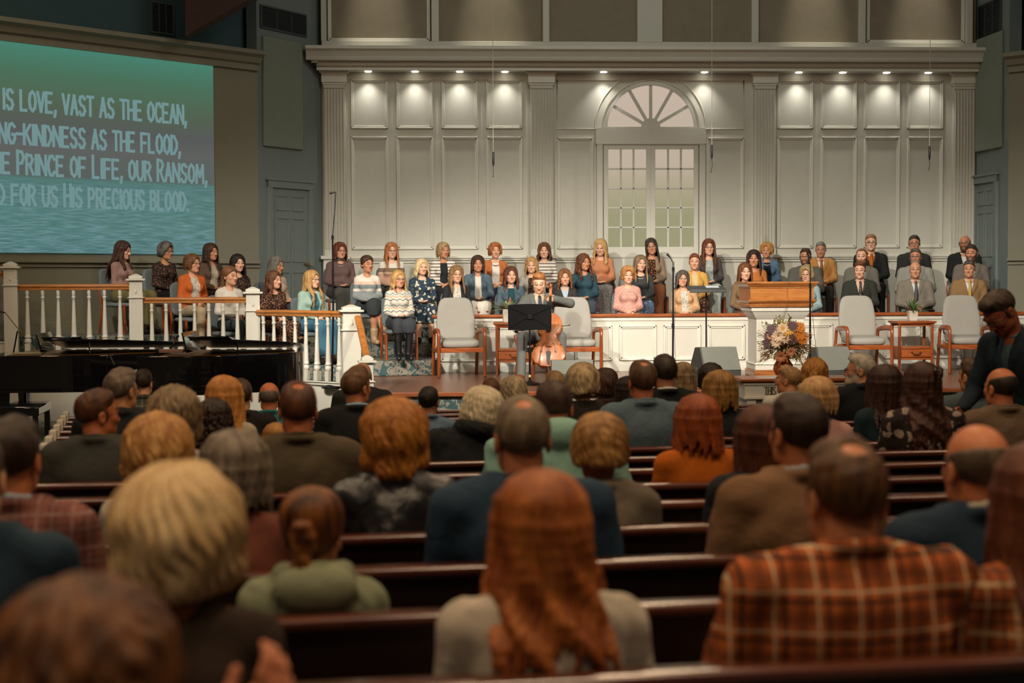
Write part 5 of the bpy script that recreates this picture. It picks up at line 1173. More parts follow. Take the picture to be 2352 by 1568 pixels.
section(n0, n1, .56, zr(10, 627, 20.85), 5, 'white balustrade length running off the left edge, highest of four'); section(n1, n2, .40, zr(170, 657, 20.85), 7, 'white balustrade in front of the empty dark wall at the left'); section(n2, n3, .235, zr(440, 687, 20.85), 7, 'white balustrade in front of the orange cardigan woman'); section(n3, n4, .085, zr(690, 717, 20.2), 8, 'lowest white balustrade beside the right piano tail')
hA, hB = atD(822, 728, 19.45), atD(842, 818, 18.75); b = MB(); b.tube([hA, hB], .045, 8, flat=.7); tag(b.build('stair_handrail', OAK), 'short sloping oak handrail between the end newel posts', 'handrail')
# two grand pianos on the side floor
PB = plain('piano_black', (.006, .006, .007), .09, var=.0, coat=.6); GOLD = plain('piano_gold', S('9a6a2a'), .35, .7); FELT = plain('soundboard', S('6a3a18'), .4)
def piano(px0, px1, D, rz, lb, lidx, kb=True):
    a, c = atD(px0, 815, D), atD(px1, 815, D); L_ = float(c[0] - a[0]); z0 = -.475; zr_ = float(a[2]) - z0; s = L_
    r = empty('grand_piano', (float(a[0]), float(a[1]) + 1.15, z0), R_(rz)); tag(r, lb, 'piano'); W_ = 1.48
    out = [(0, 0), (0, -W_), (.34 * s, -W_), (.46 * s, -W_ + .03), (.56 * s, -W_ + .13), (.66 * s, -W_ + .30), (.78 * s, -W_ + .45), (.9 * s, -W_ + .60), (.97 * s, -W_ + .80), (s, -W_ + 1.02), (.985 * s, -.25), (.94 * s, -.09), (.86 * s, -.01)]
    sh = lambda k: [(max(k * .0, u + (k if u < .1 else -k if u > .5 * s else 0)), v + (-k if v > -.2 else k)) for u, v in out]
    b = MB(); b.slab(out, zr_ - .38, zr_); b.slab([(u * .985 + .01, v * .985 - .01) for u, v in out], zr_ - .42, zr_ - .38); b.build('case', PB, r, bevel=.008, sharp=25)
    b = MB(); b.slab([(.22 + (u - .22) * .93 if u > .22 else .24, v * .94 - .045) for u, v in out], zr_ + .001, zr_ + .006); pl = b.build('iron_plate', GOLD, r); 
    lo = [(u, v) for u, v in out if u > lidx] ; lo = [(lidx, 0), (lidx, -W_)] + lo
    an = R_(6.0); hg = lambda u, v, z: (u, v * math.cos(an) , zr_ + .012 + z - v * math.sin(an) + .0)
    b = MB(); b.prism([(u, v * 1.012) for u, v in lo], lambda u, v: hg(u, v, 0), lambda u, v: hg(u, v, .024)); b.build('lid', PB, r, bevel=.005, sharp=25)
    b = MB(); b.prism([(lidx - .02, .0), (lidx - .02, -W_), (lidx + .42, -W_), (lidx + .42, 0)], lambda u, v: hg(u, v, .026), lambda u, v: hg(u, v, .045)); b.build('lid_flap', PB, r, bevel=.004)
    b = MB(); b.tube([(lidx + .5, -W_ + .08, zr_), (lidx + .5, -W_ + .06, zr_ + .15)], .008, 6); b.build('lid_prop', PB, r)
    b = MB(); b.loft([[(lidx - .10 - .05 * t_, v, zr_ + .02 + .22 * t_) for v in (-.35, -1.15)] + [(lidx - .08 - .05 * t_, v, zr_ + .02 + .22 * t_) for v in (-1.15, -.35)] for t_ in (0, 1)]); b.build('music_desk', PB, r, bevel=.004)
    for u, v in ((.18, -.2), (.18, -W_ + .2), (.86 * s, -.42)):
        b = MB(); b.loft([[(u + i * q, v + j * q, z) for i, j in ((-1, -1), (1, -1), (1, 1), (-1, 1))] for z, q in ((.06, .05), (.35, .065), (zr_ - .31, .08))]); lg = b.build('leg', PB, r, bevel=.006); b = MB(); b.lathe([(.03, 0), (.03, .06)], (u, v, 0), 10); b.build('caster', GOLD, lg)
    b = MB(); b.bx(.28, .32, -.78, -.74, .12, zr_ - .3); b.bx(.28, .32, -.68, -.64, .12, zr_ - .3); b.bx(.24, .36, -.84, -.58, .06, .13); b.build('pedal_lyre', PB, r, bevel=.004); 
    if kb: b = MB(); b.bx(-.06, .16, -W_ + .1, -.1, zr_ - .18, zr_ - .15); b.build('keyboard', WHITE2, r)
    return r
p1 = piano(-30, 442, 18.3, 2, 'black grand piano at the far left, partly behind the other piano', .66)
for bx_, by_, D_ in ((60, 900, 17.2), (300, 905, 16.8)):
    q = atD(bx_, by_, D_); r = empty('piano_bench', (float(q[0]), float(q[1]), -.475), R_(4)); tag(r, 'black piano bench in front of the far left piano keyboard' if bx_ < 100 else 'black piano bench at the keyboard of the nearer piano', 'bench'); b = MB(); b.bx(-.2, .2, -.42, .42, .40, .50); b.build('seat', PB, r, bevel=.015)
    for i in (-1, 1):
        for j in (-1, 1): b = MB(); b.bx(i * .16 - .03, i * .16 + .03, j * .37 - .03, j * .37 + .03, 0, .40); b.build('leg', PB, r, bevel=.004)
p2 = piano(338, 690, 17.3, -2, 'black grand piano nearer the stage with tail at the balustrade', .56)
b = MB(); q = atD(22, 828, 18.3 - .02); b.bx(q[0] - .045, q[0] + .045, q[1] - .012, q[1] - .004, q[2] - .022, q[2] + .022); o = b.build('name_plate', plain('brass_plate', S('b07a3a'), .4, .6), None); M_ = o.matrix_world.copy(); o.parent = p1; bpy.context.view_layer.update(); o.matrix_parent_inverse = p1.matrix_world.inverted()
def boom_mic(pts, D, lb, rr=.006):
    P_ = [atD(x, y, D) for x, y in pts]; r = empty('boom_microphone', tuple(P_[0])); tag(r, lb, 'microphone'); P_ = [np.array(q) - np.array(P_[0]) for q in P_]
    b = MB(); b.tube(P_[:2], rr * 1.5, 6); b.build('stand', STEEL, r); b = MB(); b.tube(P_[1:-1], rr, 6); b.build('arm', plain('brassy_tube', S('8a7048'), .4, .7), r); b = MB(); b.tube(P_[-2:], [rr * 1.4, rr * 2.6], 8); b.build('microphone', BLACK, r, sharp=80)
boom_mic([(30, 814), (40, 760), (52, 768), (12, 718), (-6, 713)], 18.4, 'small brass and black boom microphone at the left end of the left piano'); boom_mic([(380, 818), (398, 790), (404, 778), (410, 770)], 17.5, 'slim black microphone leaning into the right piano'); boom_mic([(246, 1034), (246, 822), (250, 812), (262, 838)], 16.9, 'small drooping microphone on thin stand before the left piano')
q = atD(385, 808, 17.0); b = MB(); b.bx(-.13, .13, -.09, .09, 0, .035); o = b.build('hymn_book', plain('rose_book_cover', S('8a6a60'), .6), None, bevel=.004); o.location = (q[0], q[1] + .3, float(q[2]) - .02); tag(o, 'thick rose-brown book lying on the right piano case', 'book')
q = atD(50, 813, 18.25); b = MB(); b.bx(-.17, .17, -.11, .11, 0, .012); o = b.build('sheet_music', plain('cream_paper', S('a8a08c'), .8), None); o.location = (q[0] + .05, q[1] + .12, float(q[2])); tag(o, 'loose cream papers on the edge of the left piano', 'paper')
# ------------------------------------------------------------------ choir, seated on the risers
def H(s, c, c2=None, **k): return dict(s=s, c=c, c2=c2 or c, **k)
cc = None
def choir_chair():
    r = empty('choir_chair'); b = MB(); pillow(b, .235, .235, .035, TM((0, -.06, .415))); b.build('seat', UPHD, r, sharp=80)
    b = MB(); pillow(b, .225, .24, .03, TM((0, .235, .70), R_(82))); b.build('backrest', UPHD, r, sharp=80)
    for sx in (-1, 1):
        b = MB(); b.tube([(sx * .225, -.26, 0), (sx * .225, -.25, .42)], .02, 6); b.build('leg', CHERRY, r); b = MB(); b.tube([(sx * .225, .25, 0), (sx * .225, .19, .40), (sx * .22, .25, .62)], .02, 6); b.build('leg', CHERRY, r)
    return r
cc = choir_chair(); used_cc = [0]
mf = MB(); mf.box((0, 0, 0), (.30, .235, .016)); mf = mf.build('music_folder', BLACK, None, bevel=.004); used_mf = [0]
def choir(px, top, Y, fl, short, hair, topg, turn=0, folder=0, chair=1, sc_=None, **k):
    p = atY(px, top, Y); s = (float(p[2]) - fl) / (1.312 if hair['s'] != 'bald' else 1.298); s2 = min(1.13, max(.93, s)); z = fl + (s - s2) * 1.3 * (1 if s > s2 else 1)
    lab = k.pop('lab', None) or f'seated choir member, {short}'
    P = dict(hair=hair, top=topg, label=lab, h=.0046, **k); P.setdefault('seed', int(px * 7 + top))
    if fl == F1 and px > 1010: P.setdefault('ay', -.33); P.setdefault('ky', -.42)
    yaw0 = math.degrees(math.atan2(p[0], p[1])) * 0
    r = fig(P, (float(p[0]), Y, z), R_(turn), s2)
    if chair:
        c = cc if not used_cc[0] else dup(cc); used_cc[0] += 1; c.location = (float(p[0]), Y, fl); c.rotation_euler[2] = R_(turn); c.scale = (s2, s2, (.0 + s2))
        c.location.z = fl if s2 * .0 == 0 else fl
        tag(c, f'blue-grey choir chair holding the {short}', 'chair', 'choir chairs')
        if len(c['label'].split()) > 16: c['label'] = ' '.join(c['label'].split()[:16])
    if folder:
        o = mf if not used_mf[0] else dup(mf); used_mf[0] += 1
        d = np.array((0, -.27, .638)) * s2; a = R_(turn); o.location = (float(p[0]) + d[0] * math.cos(a) - d[1] * math.sin(a), Y + d[0] * math.sin(a) + d[1] * math.cos(a), z + d[2]); o.rotation_euler = (0, 0, a); o.scale = (s2,) * 3
        tag(o, ' '.join(f'black music folder on the lap of the {short}'.split()[:16]), 'folder', 'black choir folders')
    return r
Y1, Y2, Y3, F1, F2, F3 = 23.84, 24.7, 25.55, .215, .40, .61
def DY(D, px): return float(atD(px, 600, D)[1])
SK, SKP, SKO, SKT = 'd9a283', 'e0ae90', 'c58a68', 'c08a66'
STR = fabric('stripes', .052, ((0, 'd8d0c4'), (.72, '4a3a34')))
FL_DARK = fabric('floral', 42, '2a211d', '9a6a50', '5a4a3c', .30); FL_DRESS = fabric('floral', 48, '2a1e1a', 'b07a5a', '6a4a36', .34); FL_NAVY = fabric('floral', 15, '2a3a4a', 'd0c8b0', '6a7050', .36)
FL_GREY = fabric('floral', 45, 'c8c0b0', '6a645c', '8a857a', .3); FL_SKIRT = fabric('floral', 60, '6a6460', 'b0a8a0', '403c3a', .28); HEARTS = fabric('floral', 9, 'd8cfc0', '9a4a2c', 'd8cfc0', .24); FL_BLUE = fabric('floral', 16, '4a5a70', '8a98a8', '2a3444', .34)
PRINTBR = fabric('floral', 40, '3a2418', 'c09060', '7a4a28', .33); LACE = fabric('floral', 34, '9aa09a', 'c8c8bc', '8a9290', .3); DEN = fabric('denim', '43525c', '5d6f7a')
# left wing, behind the balustrades
choir(281, 555, DY(22.1, 281), F3, 'young woman with very long brown hair and mauve sweater', H('long', '3a241a', '55382a', len=.40, fwd=1.0), ('sweater', '9a7870'), 55, skin=SKP, bot='skirt', botc='6a6240', hem=.13, yaw=15, nod=10, w=.9)
choir(378, 558, DY(22.5, 378), F3, 'woman with short grey hair and black flowered top', H('perm', '403c38', '77726a', len=.0, vol=-.006), ('blouse', FL_DARK), 45, skin=SKT, bot='trousers', botc='1c1a1a', specs='3a2418', yaw=15)
choir(441, 585, DY(21.9, 441), F2, 'woman in bright orange cardigan over grey print', H('bob', '5a3a22', '7a5432', len=.07), ('cardigan', 'c0602a', FL_GREY), 35, skin=SK, bot='trousers', botc='b09a7c', specs='6a4a30', yaw=18)
choir(483, 560, DY(22.9, 483), F3, 'woman in brown cardigan at the back of the left wing', H('long', '2e1d16', '4a3024', len=.30, fwd=.8), ('cardigan', '5a4638', 'a89a88'), 38, skin=SKO, bot='skirt', botc='3a3028', hem=.15, yaw=12)
choir(545, 585, DY(22.8, 545), F2, 'young woman with black hair and dark flowered dress', H('long', '1c1614', '32261f', len=.28, fwd=.5), ('dress', FL_DARK), 30, skin=SKP, bot='skirt', hem=.2, yaw=0)
choir(527, 613, DY(21.45, 527), F1, 'young woman in white knit sweater behind the balustrade', H('tail', '6a4630', '8a6040', len=.16), ('sweater', 'd0c8bc'), 35, skin=SK, bot='trousers', botc='3a4448', yaw=15)
choir(634, 590, DY(23.3, 634), F2, 'grey haired woman in beige sweater before the blue door', H('long', '5a544c', '8a847a', len=.20), ('sweater', 'b09a88'), 45, 1, skin=SKT, bot='skirt', botc='3a3a3a', hem=.2, yaw=10, nod=8)
choir(628, 623, DY(21.55, 628), F1, 'young woman in black and peach flowered long dress', H('long', '4a2c1c', '6a452c', len=.26, wave=.012), ('dress', FL_DRESS), 32, skin=SK, bot='skirt', hem=.08, yaw=20)
choir(716, 622, DY(21.7, 716), F1, 'blond woman with glasses and mint green cardigan', H('long', '9a7444', 'c0965c', len=.40, wave=.012, fwd=1.0), ('cardigan', '93ada0', '3f6a76'), 30, skin=SKP, bot='skirt', botc='3f6a80', hem=.12, specs='3a2418', yaw=20)
# centre and right, three rows of women
choir(781, 558, 24.9, F3, 'broad woman with auburn hair and plum turtleneck', H('bob', '5a2a1c', '7c4430', len=.16, wave=.01), ('sweater', '6a5450'), 14, 1, skin=SK, w=1.12, fat=.3, turtle=1, bot='skirt', botc='4a4844', hem=.12, specs='2a1c18', yaw=8, beads='b8a890')
choir(843, 588, 23.75, F2, 'woman with dark updo, striped pastel sweater and crossed bare legs', H('bun', '3a261c', '54382a'), ('sweater', fabric('stripes', .56, ((0, '8a9090'), (.27, '8a9090'), (.40, 'd8d0c4'), (.47, '7c8686'), (.58, 'd8b8a4'), (.66, 'd8d0c4'), (.8, 'd8d0c4')))), 12, 1, skin=SKO, bot='skirt', botc='3c4044', hem=.43, cross=1, shoe='b89a78', boot=.12, yaw=18)
choir(899, 558, 25.2, F3, 'ginger blond woman with glasses and wide striped jumper', H('long', '9a5c34', 'b87c4c', len=.28, fwd=.9), ('sweater', fabric('stripes', .56, ((0, 'b08a74'), (.2, 'b08a74'), (.47, 'c8a890'), (.52, '7a6450'), (.64, 'd4ccc0'), (.9, 'd4ccc0')))), 8, 1, skin=SKP, bot='skirt', botc='4a4a4c', hem=.15, specs='503020', yaw=4)
choir(915, 622, 22.62, F1, 'woman in white zigzag knit, grey skirt and black boots', H('long', 'b08248', 'd0a86c', len=.17, wave=.014, fwd=1.0), ('sweater', fabric('zigzag', .17, ((0, 'd4ccc0'), (.25, '4a5456'), (.32, 'd4ccc0'), (.5, 'c0a484'), (.62, 'd4ccc0'), (.72, '93a0a0'), (.84, 'd4ccc0')))), 10, 1, skin=SK, bot='skirt', botc='3c4044', hem=.40, boot=.36, shoe='121214', specs='3a2a20', yaw=14, ax=.07)
choir(969, 596, 23.95, F2, 'white-blond woman in navy dress with cream flowers', H('long', 'c8a878', 'e0c89c', len=.15, wave=.016, vol=.006), ('dress', FL_NAVY), 6, 1, skin=SKP, bot='skirt', hem=.32, yaw=10, w=1.05)
choir(1018, 558, Y3, F3, 'older woman with grey bob and striped cardigan over black', H('bob', '8a6c48', 'b09468', len=.10), ('cardigan', STR, '26282a'), 6, skin=SKO, bot='trousers', botc='2a2a2c', yaw=18)
choir(1048, 611, Y1, F1, 'woman with long light brown hair, glasses and charcoal cardigan', H('long', '7a5636', '9c7850', len=.26, fwd=1.0), ('cardigan', '2c2c2e', FL_GREY), 4, skin=SKP, bot='skirt', botc='2a2a2c', specs='806a58', yaw=8)
choir(1097, 588, Y2, F2, 'woman in denim jacket and skirt printed with hearts', H('bob', '33221a', '4e3426', len=.14), ('denim', DEN, 'd0c8bc'), 2, 1, skin=SKO, bot='skirt', botc=HEARTS, hem=.15, w=1.12, fat=.2, yaw=2)
choir(1137, 558, Y3, F3, 'woman with short ginger bob and rust cardigan over white blouse', H('bob', '8a4c26', 'b06c38', len=.06), ('cardigan', 'b0683c', 'd8d2c8'), 4, skin=SK, bot='trousers', botc='2a2a30', beads='7a3c20', collar=1, yaw=4)
choir(1173, 613, Y1, F1, 'woman in denim jacket over dark green dress by the succulent', H('long', '50301f', '6e4630', len=.24, wave=.01), ('denim', DEN, '24444a'), 2, skin=SKP, bot='skirt', botc='2c4a50', hem=.2, yaw=5)
choir(1221, 592, Y2, F2, 'blond woman in light grey cardigan behind the cellist', H('long', 'a07444', 'c89c68', len=.20), ('cardigan', '98948a', FL_DARK), -2, skin=SKP, bot='skirt', botc='4a4a48', hem=.2, yaw=-6)
choir(1250, 558, Y3, F3, 'woman with wavy brown hair and white top with thin stripes', H('long', '50301f', '754c30', len=.17, wave=.018), ('sweater', STR), -2, skin=SKP, bot='trousers', botc='30343c', yaw=-5)
choir(1297, 619, Y1, F1, 'girl with curly hair, pale blue shirt and dark vest', H('long', '6a4428', '8a5e3a', len=.17, curl=1, wave=.009, wl=.05), ('vest', '3a3634', 'a8b4c0'), 0, skin=SK, bot='skirt', botc='4a4844', collar=1, hem=.3, yaw=0, w=.92)
choir(1341, 584, 24.45, F2, 'young woman with long curly hair and dark teal sweater', H('long', '4e2c1a', '74472a', len=.27, curl=1, wave=.010, wl=.05, fwd=.9), ('sweater', '2e4852'), -4, 1, skin=SKO, bot='skirt', botc='3a4248', hem=.42, yaw=28)
choir(1379, 550, Y3, F3, 'blond woman in apricot sweater with speckled skirt', H('long', 'b08450', 'd4ac74', len=.29, wave=.014, fwd=1.0), ('sweater', 'c0805a'), -5, 1, skin=SKP, bot='skirt', botc=FL_SKIRT, hem=.15, shut=1, yaw=-8, nod=10)
choir(1442, 614, Y1, F1, 'woman with short ginger curls, pink knit and pearl necklace', H('perm', 'a0683a', 'c8945c', len=-.02, vol=.0), ('sweater', fabric('cable', 26, 'b88478', 'd0a092')), 0, skin=SKP, bot='skirt', botc='b88a7c', beads='d8d0c0', yaw=0)
choir(1471, 587, Y2, F2, 'woman with long grey-blond hair and dark grey blouse', H('long', '6a5a48', '9a7c58', len=.29, fwd=1.0, tip='b08a58'), ('blouse', '3c3e40'), -4, 1, skin=SKP, bot='skirt', botc=FL_BLUE, hem=.2, yaw=14, roll=4, beads='c8c0b0')
choir(1496, 548, Y3, F3, 'woman with long dark braids and taupe cardigan', H('braids', '2e2622', '4a4038', len=.26), ('cardigan', '8a7460', PRINTBR), -4, 1, skin=SKO, bot='skirt', botc='6a3e26', hem=.15, specs='8a6a4c', yaw=-4, roll=-8)
choir(1576, 622, Y1, F1, 'grey haired woman with glasses, paisley blouse and peach cardigan', H('bob', '4a423a', '6e645a', len=.16, wave=.008), ('cardigan', 'c89c74', FL_GREY), -8, skin=SK, bot='skirt', botc='6a5a48', specs='9a8878', yaw=6, roll=10, tilt=-5)
choir(1595, 583, Y2, F2, 'woman with short auburn hair and yellow jacket', H('short', '5a2c18', '84482a', top=.012), ('denim', 'c89a50', 'c8b080'), -6, skin=SK, bot='skirt', botc=PRINTBR, hem=.2, yaw=-4, w=1.02)
choir(1628, 550, Y3, F3, 'woman with very long auburn hair, glasses and grey cardigan', H('long', '50281a', '7a4428', len=.36, fwd=1.0), ('cardigan', '4a4440', LACE), -6, 1, skin=SKP, bot='skirt', botc=LACE, hem=.12, specs='2a1c18', yaw=4)
choir(1711, 605, Y1, F1, 'girl with straight brown hair and olive tan sweater by the pulpit', H('long', '5c3520', '7e4e30', len=.17), ('sweater', '7a6248'), -4, skin=SKP, bot='skirt', botc='5a4a38', w=.94, yaw=4)
choir(1731, 575, Y2, F2, 'woman with dark straight hair and orange blouse left of the pulpit', H('long', '2e1c16', '48302a', len=.24), ('blouse', 'b06a34'), -6, skin=SKO, bot='skirt', botc='5a3a28', hem=.2, yaw=-6)
choir(1761, 558, Y3, F3, 'woman with short blond hair and blue cardigan over black top', H('bob', 'a06c34', 'cc9a58', len=.05, vol=.004), ('cardigan', '55708a', '20262c'), -6, 1, skin=SKO, bot='trousers', botc='26282c', yaw=-15, beads='c0b8a8')
choir(1853, 612, Y1, F1, 'woman with ash blond hair, glasses and pale blue jacket', H('perm', '8a7450', 'b49c70', len=-.02), ('denim', '8ea4a6', '9aa8a8'), -12, skin=SK, bot='trousers', botc='6a7478', specs='8a7460', yaw=-14, closed=1)
# men at the right
NT = None
def man(px, top, Y, fl, short, hair, jacket, shirt, tie, turn=-8, **k): choir(px, top, Y, fl, short, hair, ('suit', jacket, shirt), turn, g='m', tie=tie, bot='trousers', **k)
man(1850, 570, Y2, F2, 'man with beard and glasses in grey suit', H('short', '33241a', '4a3526'), '5a5852', '5a6068', None, -12, botc='2e3032', beard='3a2c24', specs='1c1614', skin=SKO, yaw=-10, folder=1)
man(1885, 555, Y3, F3, 'grey haired man in orange tan blazer', H('short', '5c5852', '8a867e'), 'b07c44', 'd4ccc0', 'a06a3c', -8, botc='2a241f', skin=SKO, yaw=-8, nod=8)
man(1975, 600, Y1, F1, 'young brown haired man in dark green suit with flowered tie', H('short', '50301c', '7a4e30', side=.02), '34362f', 'c8a894', fabric('floral', 60, '3a3a36', 'b0a890', '6a6a5a', .3), -10, botc='2c2e2c', skin=SKP, yaw=-12, nod=6)
man(1979, 570, Y2, F2, 'man with receding ginger hair and beard in grey suit', H('reced', '6a4024', '8a5a36'), '6c685f', 'c4ccd4', None, -10, botc='2c2e30', beard='8a5430', skin=SKP, yaw=-12)
man(2000, 538, Y3, F3, 'tall young man with glasses, black suit and orange shirt', H('short', '7a5434', 'a07850'), '232422', 'b0602c', 'b0682e', -8, botc='161616', specs='1c1614', skin=SKP, yaw=-6)
man(2100, 540, Y3, F3, 'dark suited man with glasses in the last row', H('short', '33291f', '4c4034'), '2c2c2a', 'c8ccd0', '3a4450', -10, botc='1c1c1c', specs='241c18', skin=SKO, yaw=-10)
man(2103, 570, Y2, F2, 'stout man with glasses and grey beard in pale grey suit', H('short', '4e443a', '6e6254'), '8c8a80', 'b4c0cc', '8a9cb0', -10, botc='3a4a5c', specs='3a2a20', beard='7a6e60', fat=.3, w=1.15, skin=SKO, yaw=-14)
man(2102, 602, Y1, F1, 'bald man in light brown-grey suit behind the spiky plant', H('bald', '6a5c4c', '8a7c6a'), '7c7468', 'c8c8c8', '5a5a5c', -10, botc='4a463e', skin='c89070', yaw=-6, w=1.1, fat=.15)
man(2216, 542, Y3, F3, 'bald bearded man with glasses in black suit at the far right', H('bald', '241c18', '352a24'), '20211f', 'c8c4bc', None, -14, botc='161616', specs='1c1614', beard='2c2019', skin='b87c5c', yaw=-14)
man(2231, 562, Y2, F2, 'dark haired bearded young man in warm grey suit', H('short', '2a1e18', '44322a', top=.012), '6e665e', 'c4c4c4', None, -14, botc='3a3834', beard='3a281e', skin=SKO, yaw=-14)
man(2226, 598, Y1, F1, 'man in tan suit with yellow tie behind the last armchair', H('short', '4a4038', '6c6052'), '8a6c48', 'c4ccd4', 'c8a050', -12, botc='6a5438', skin='c89070', yaw=-14, w=1.08)
# ------------------------------------------------------------------ the cellist
q = atY(1238, 628, 21.15); CXX, CYY = float(q[0]), 21.15; s = (float(q[2]) + .01) / 1.30
fig(dict(g='m', label='young cellist in grey suit seated mid-stage, looking down and bowing', hair=H('short', '8a5228', 'b47c48', side=-.02, top=.008), top=('suit', '5e605c', 'b0a89c'), tie=fabric('floral', 70, '30363c', '8a94a0', '50585e', .3), bot='trousers', botc='6c6e6a', shoe='7a3c1c', skin=SKP, h=.0042, nod=24, yaw=-6, shut=1, kx=.23, ky=-.40, ax=.25, ay=-.42, w=1.0,
    el={1: (.37, -.08, .93), -1: (-.31, -.10, .73)}, wr={1: (.185, -.20, .985), -1: (-.275, -.335, .66)}, hf={1: (-.9, -.25, .1), -1: (.1, -.5, -.75)}, hn={1: (.1, .8, -.2), -1: (.9, .2, -.2)}, curl=.8, seed=77), (CXX, CYY, 0.0), 0, s)
c = dup(cc); c.location = (CXX, CYY, 0); c.scale = (.98,) * 3; tag(c, 'blue-grey upholstered chair the cellist sits on', 'chair')
VARN = wood('cello_varnish', S('8a4216'), S('a8642a'), .45, 'Z', 5, .25); EBON = plain('ebony', S('17120f'), .3)
r = empty('cello', (CXX + .075, CYY - .66, .20)); tag(r, 'honey-brown cello held between the knees of the young cellist', 'cello')
ax_ = np.array((.06, .40, .915)); ax_ /= np.linalg.norm(ax_); fr = np.array((-.16, -.9, .40)); fr -= ax_ * (fr @ ax_); fr /= np.linalg.norm(fr); sd = np.cross(ax_, -fr)
def CP(x, t, d): return tuple(sd * x + ax_ * t + fr * d)
ol = [(0, 0), (.10, .012), (.17, .06), (.212, .13), (.215, .19), (.19, .26), (.15, .30), (.165, .315), (.125, .35), (.112, .40), (.125, .445), (.155, .475), (.142, .485), (.165, .54), (.168, .60), (.14, .67), (.09, .72), (.03, .745)]
ol = [(x, t) for x, t in ol] + [(-x, t) for x, t in ol[::-1] if x > 0]
b = MB(); b.loft([[CP(x * k, .37 + (t - .37) * k, d) for x, t in ol] for k, d in ((.5, -.085), (.9, -.068), (1.0, -.058), (.965, -.05), (.965, .05), (1.0, .058), (.93, .066), (.6, .083))]); b.build('body', VARN, r, sharp=50)
b = MB(); b.loft([[CP(x, t, d) for x, d in ((-w_, .02), (w_, .02), (w_, .045), (-w_, .045))] for t, w_ in ((.72, .018), (.98, .013))]); b.build('neck', VARN, r, bevel=.004)
b = MB(); b.loft([[CP(x, t, d) for x, d in ((-w_, d0), (w_, d0), (w_, d0 + .012), (-w_, d0 + .012))] for t, w_, d0 in ((.46, .03, .105), (.98, .015, .047))]); b.build('fingerboard', EBON, r, bevel=.003)
b = MB(); b.loft([[CP(x, t, d) for x, d in ((-w_, .0), (w_, .0), (w_, .045), (-w_, .045))] for t, w_ in ((.98, .018), (1.09, .016))]); b.tube([CP(0, 1.09, .02), CP(0, 1.13, .0), CP(0, 1.16, .02), CP(0, 1.15, .05), CP(0, 1.125, .05), CP(0, 1.125, .03)], [.02, .022, .022, .018, .014, .012], 10); b.build('scroll', VARN, r, sharp=60)
for i in range(4): b = MB(); sg = -1 if i % 2 else 1; t = 1.0 + .024 * i; b.tube([CP(-sg * .01, t, .025), CP(sg * .055, t, .025)], .005, 6); b.tube([CP(sg * .05, t, .025), CP(sg * .075, t, .025)], .011, 8, flat=.4); b.build('peg', EBON, r)
b = MB(); b.prism([(-.045, .25), (.045, .25), (.035, .262), (-.035, .262)], lambda u, v: CP(u, v - .0, .08), lambda u, v: CP(u * .8, .256, .125)); b.build('bridge', OAK, r)
b = MB(); b.loft([[CP(x, t, d) for x, d in ((-w_, .098), (w_, .098), (w_, .108), (-w_, .108))] for t, w_ in ((.02, .014), (.19, .03))]); b.build('tailpiece', EBON, r, bevel=.003)
for x in (-.018, -.006, .006, .018): b = MB(); b.tube([CP(x * .8, .18, .11), CP(x, .256, .128), CP(x * .5, 1.0, .066)], .0014, 4); b.build('string', SILV, r)
for sg in (-1, 1): b = MB(); b.tube([CP(sg * x, t, .081 - .0) for x, t in ((.105, .19), (.085, .185), (.085, .21), (.078, .25), (.07, .29), (.06, .315), (.048, .31))], [.007, .007, .004, .004, .004, .006, .007], 6); b.build('f_hole', EBON, r)
b = MB(); e0 = np.array(CP(0, 0, 0)); b.tube([e0, e0 + np.array((-.0, -.10, -.195))], .006, 6); b.lathe([(.014, -.02), (.018, .02)], tuple(e0), 8); b.build('endpin', SILV, r)
P0 = np.array(atY(1178, 760, CYY - .47)); P1 = np.array(atY(1308, 747, CYY - .52)); r = empty('cello_bow', tuple(P0)); tag(r, 'long cello bow drawn across the strings in the right hand of the cellist', 'bow'); d = P1 - P0
b = MB(); b.tube([(0, 0, 0), d * .5 + (0, 0, -.006), d], [.0055, .005, .004], 6); b.lathe([(.002, -.01), (.006, .012)], tuple(d), 6); b.build('stick', EBON, r); b = MB(); b.tube([(.03, 0, -.022), d + np.array((0, 0, -.018))], .0035, 4); b.build('hair', plain('bow_hair', S('d0c4a8'), .6), r); b = MB(); b.box((.045, 0, -.014), (.05, .012, .022)); b.build('frog', EBON, r)
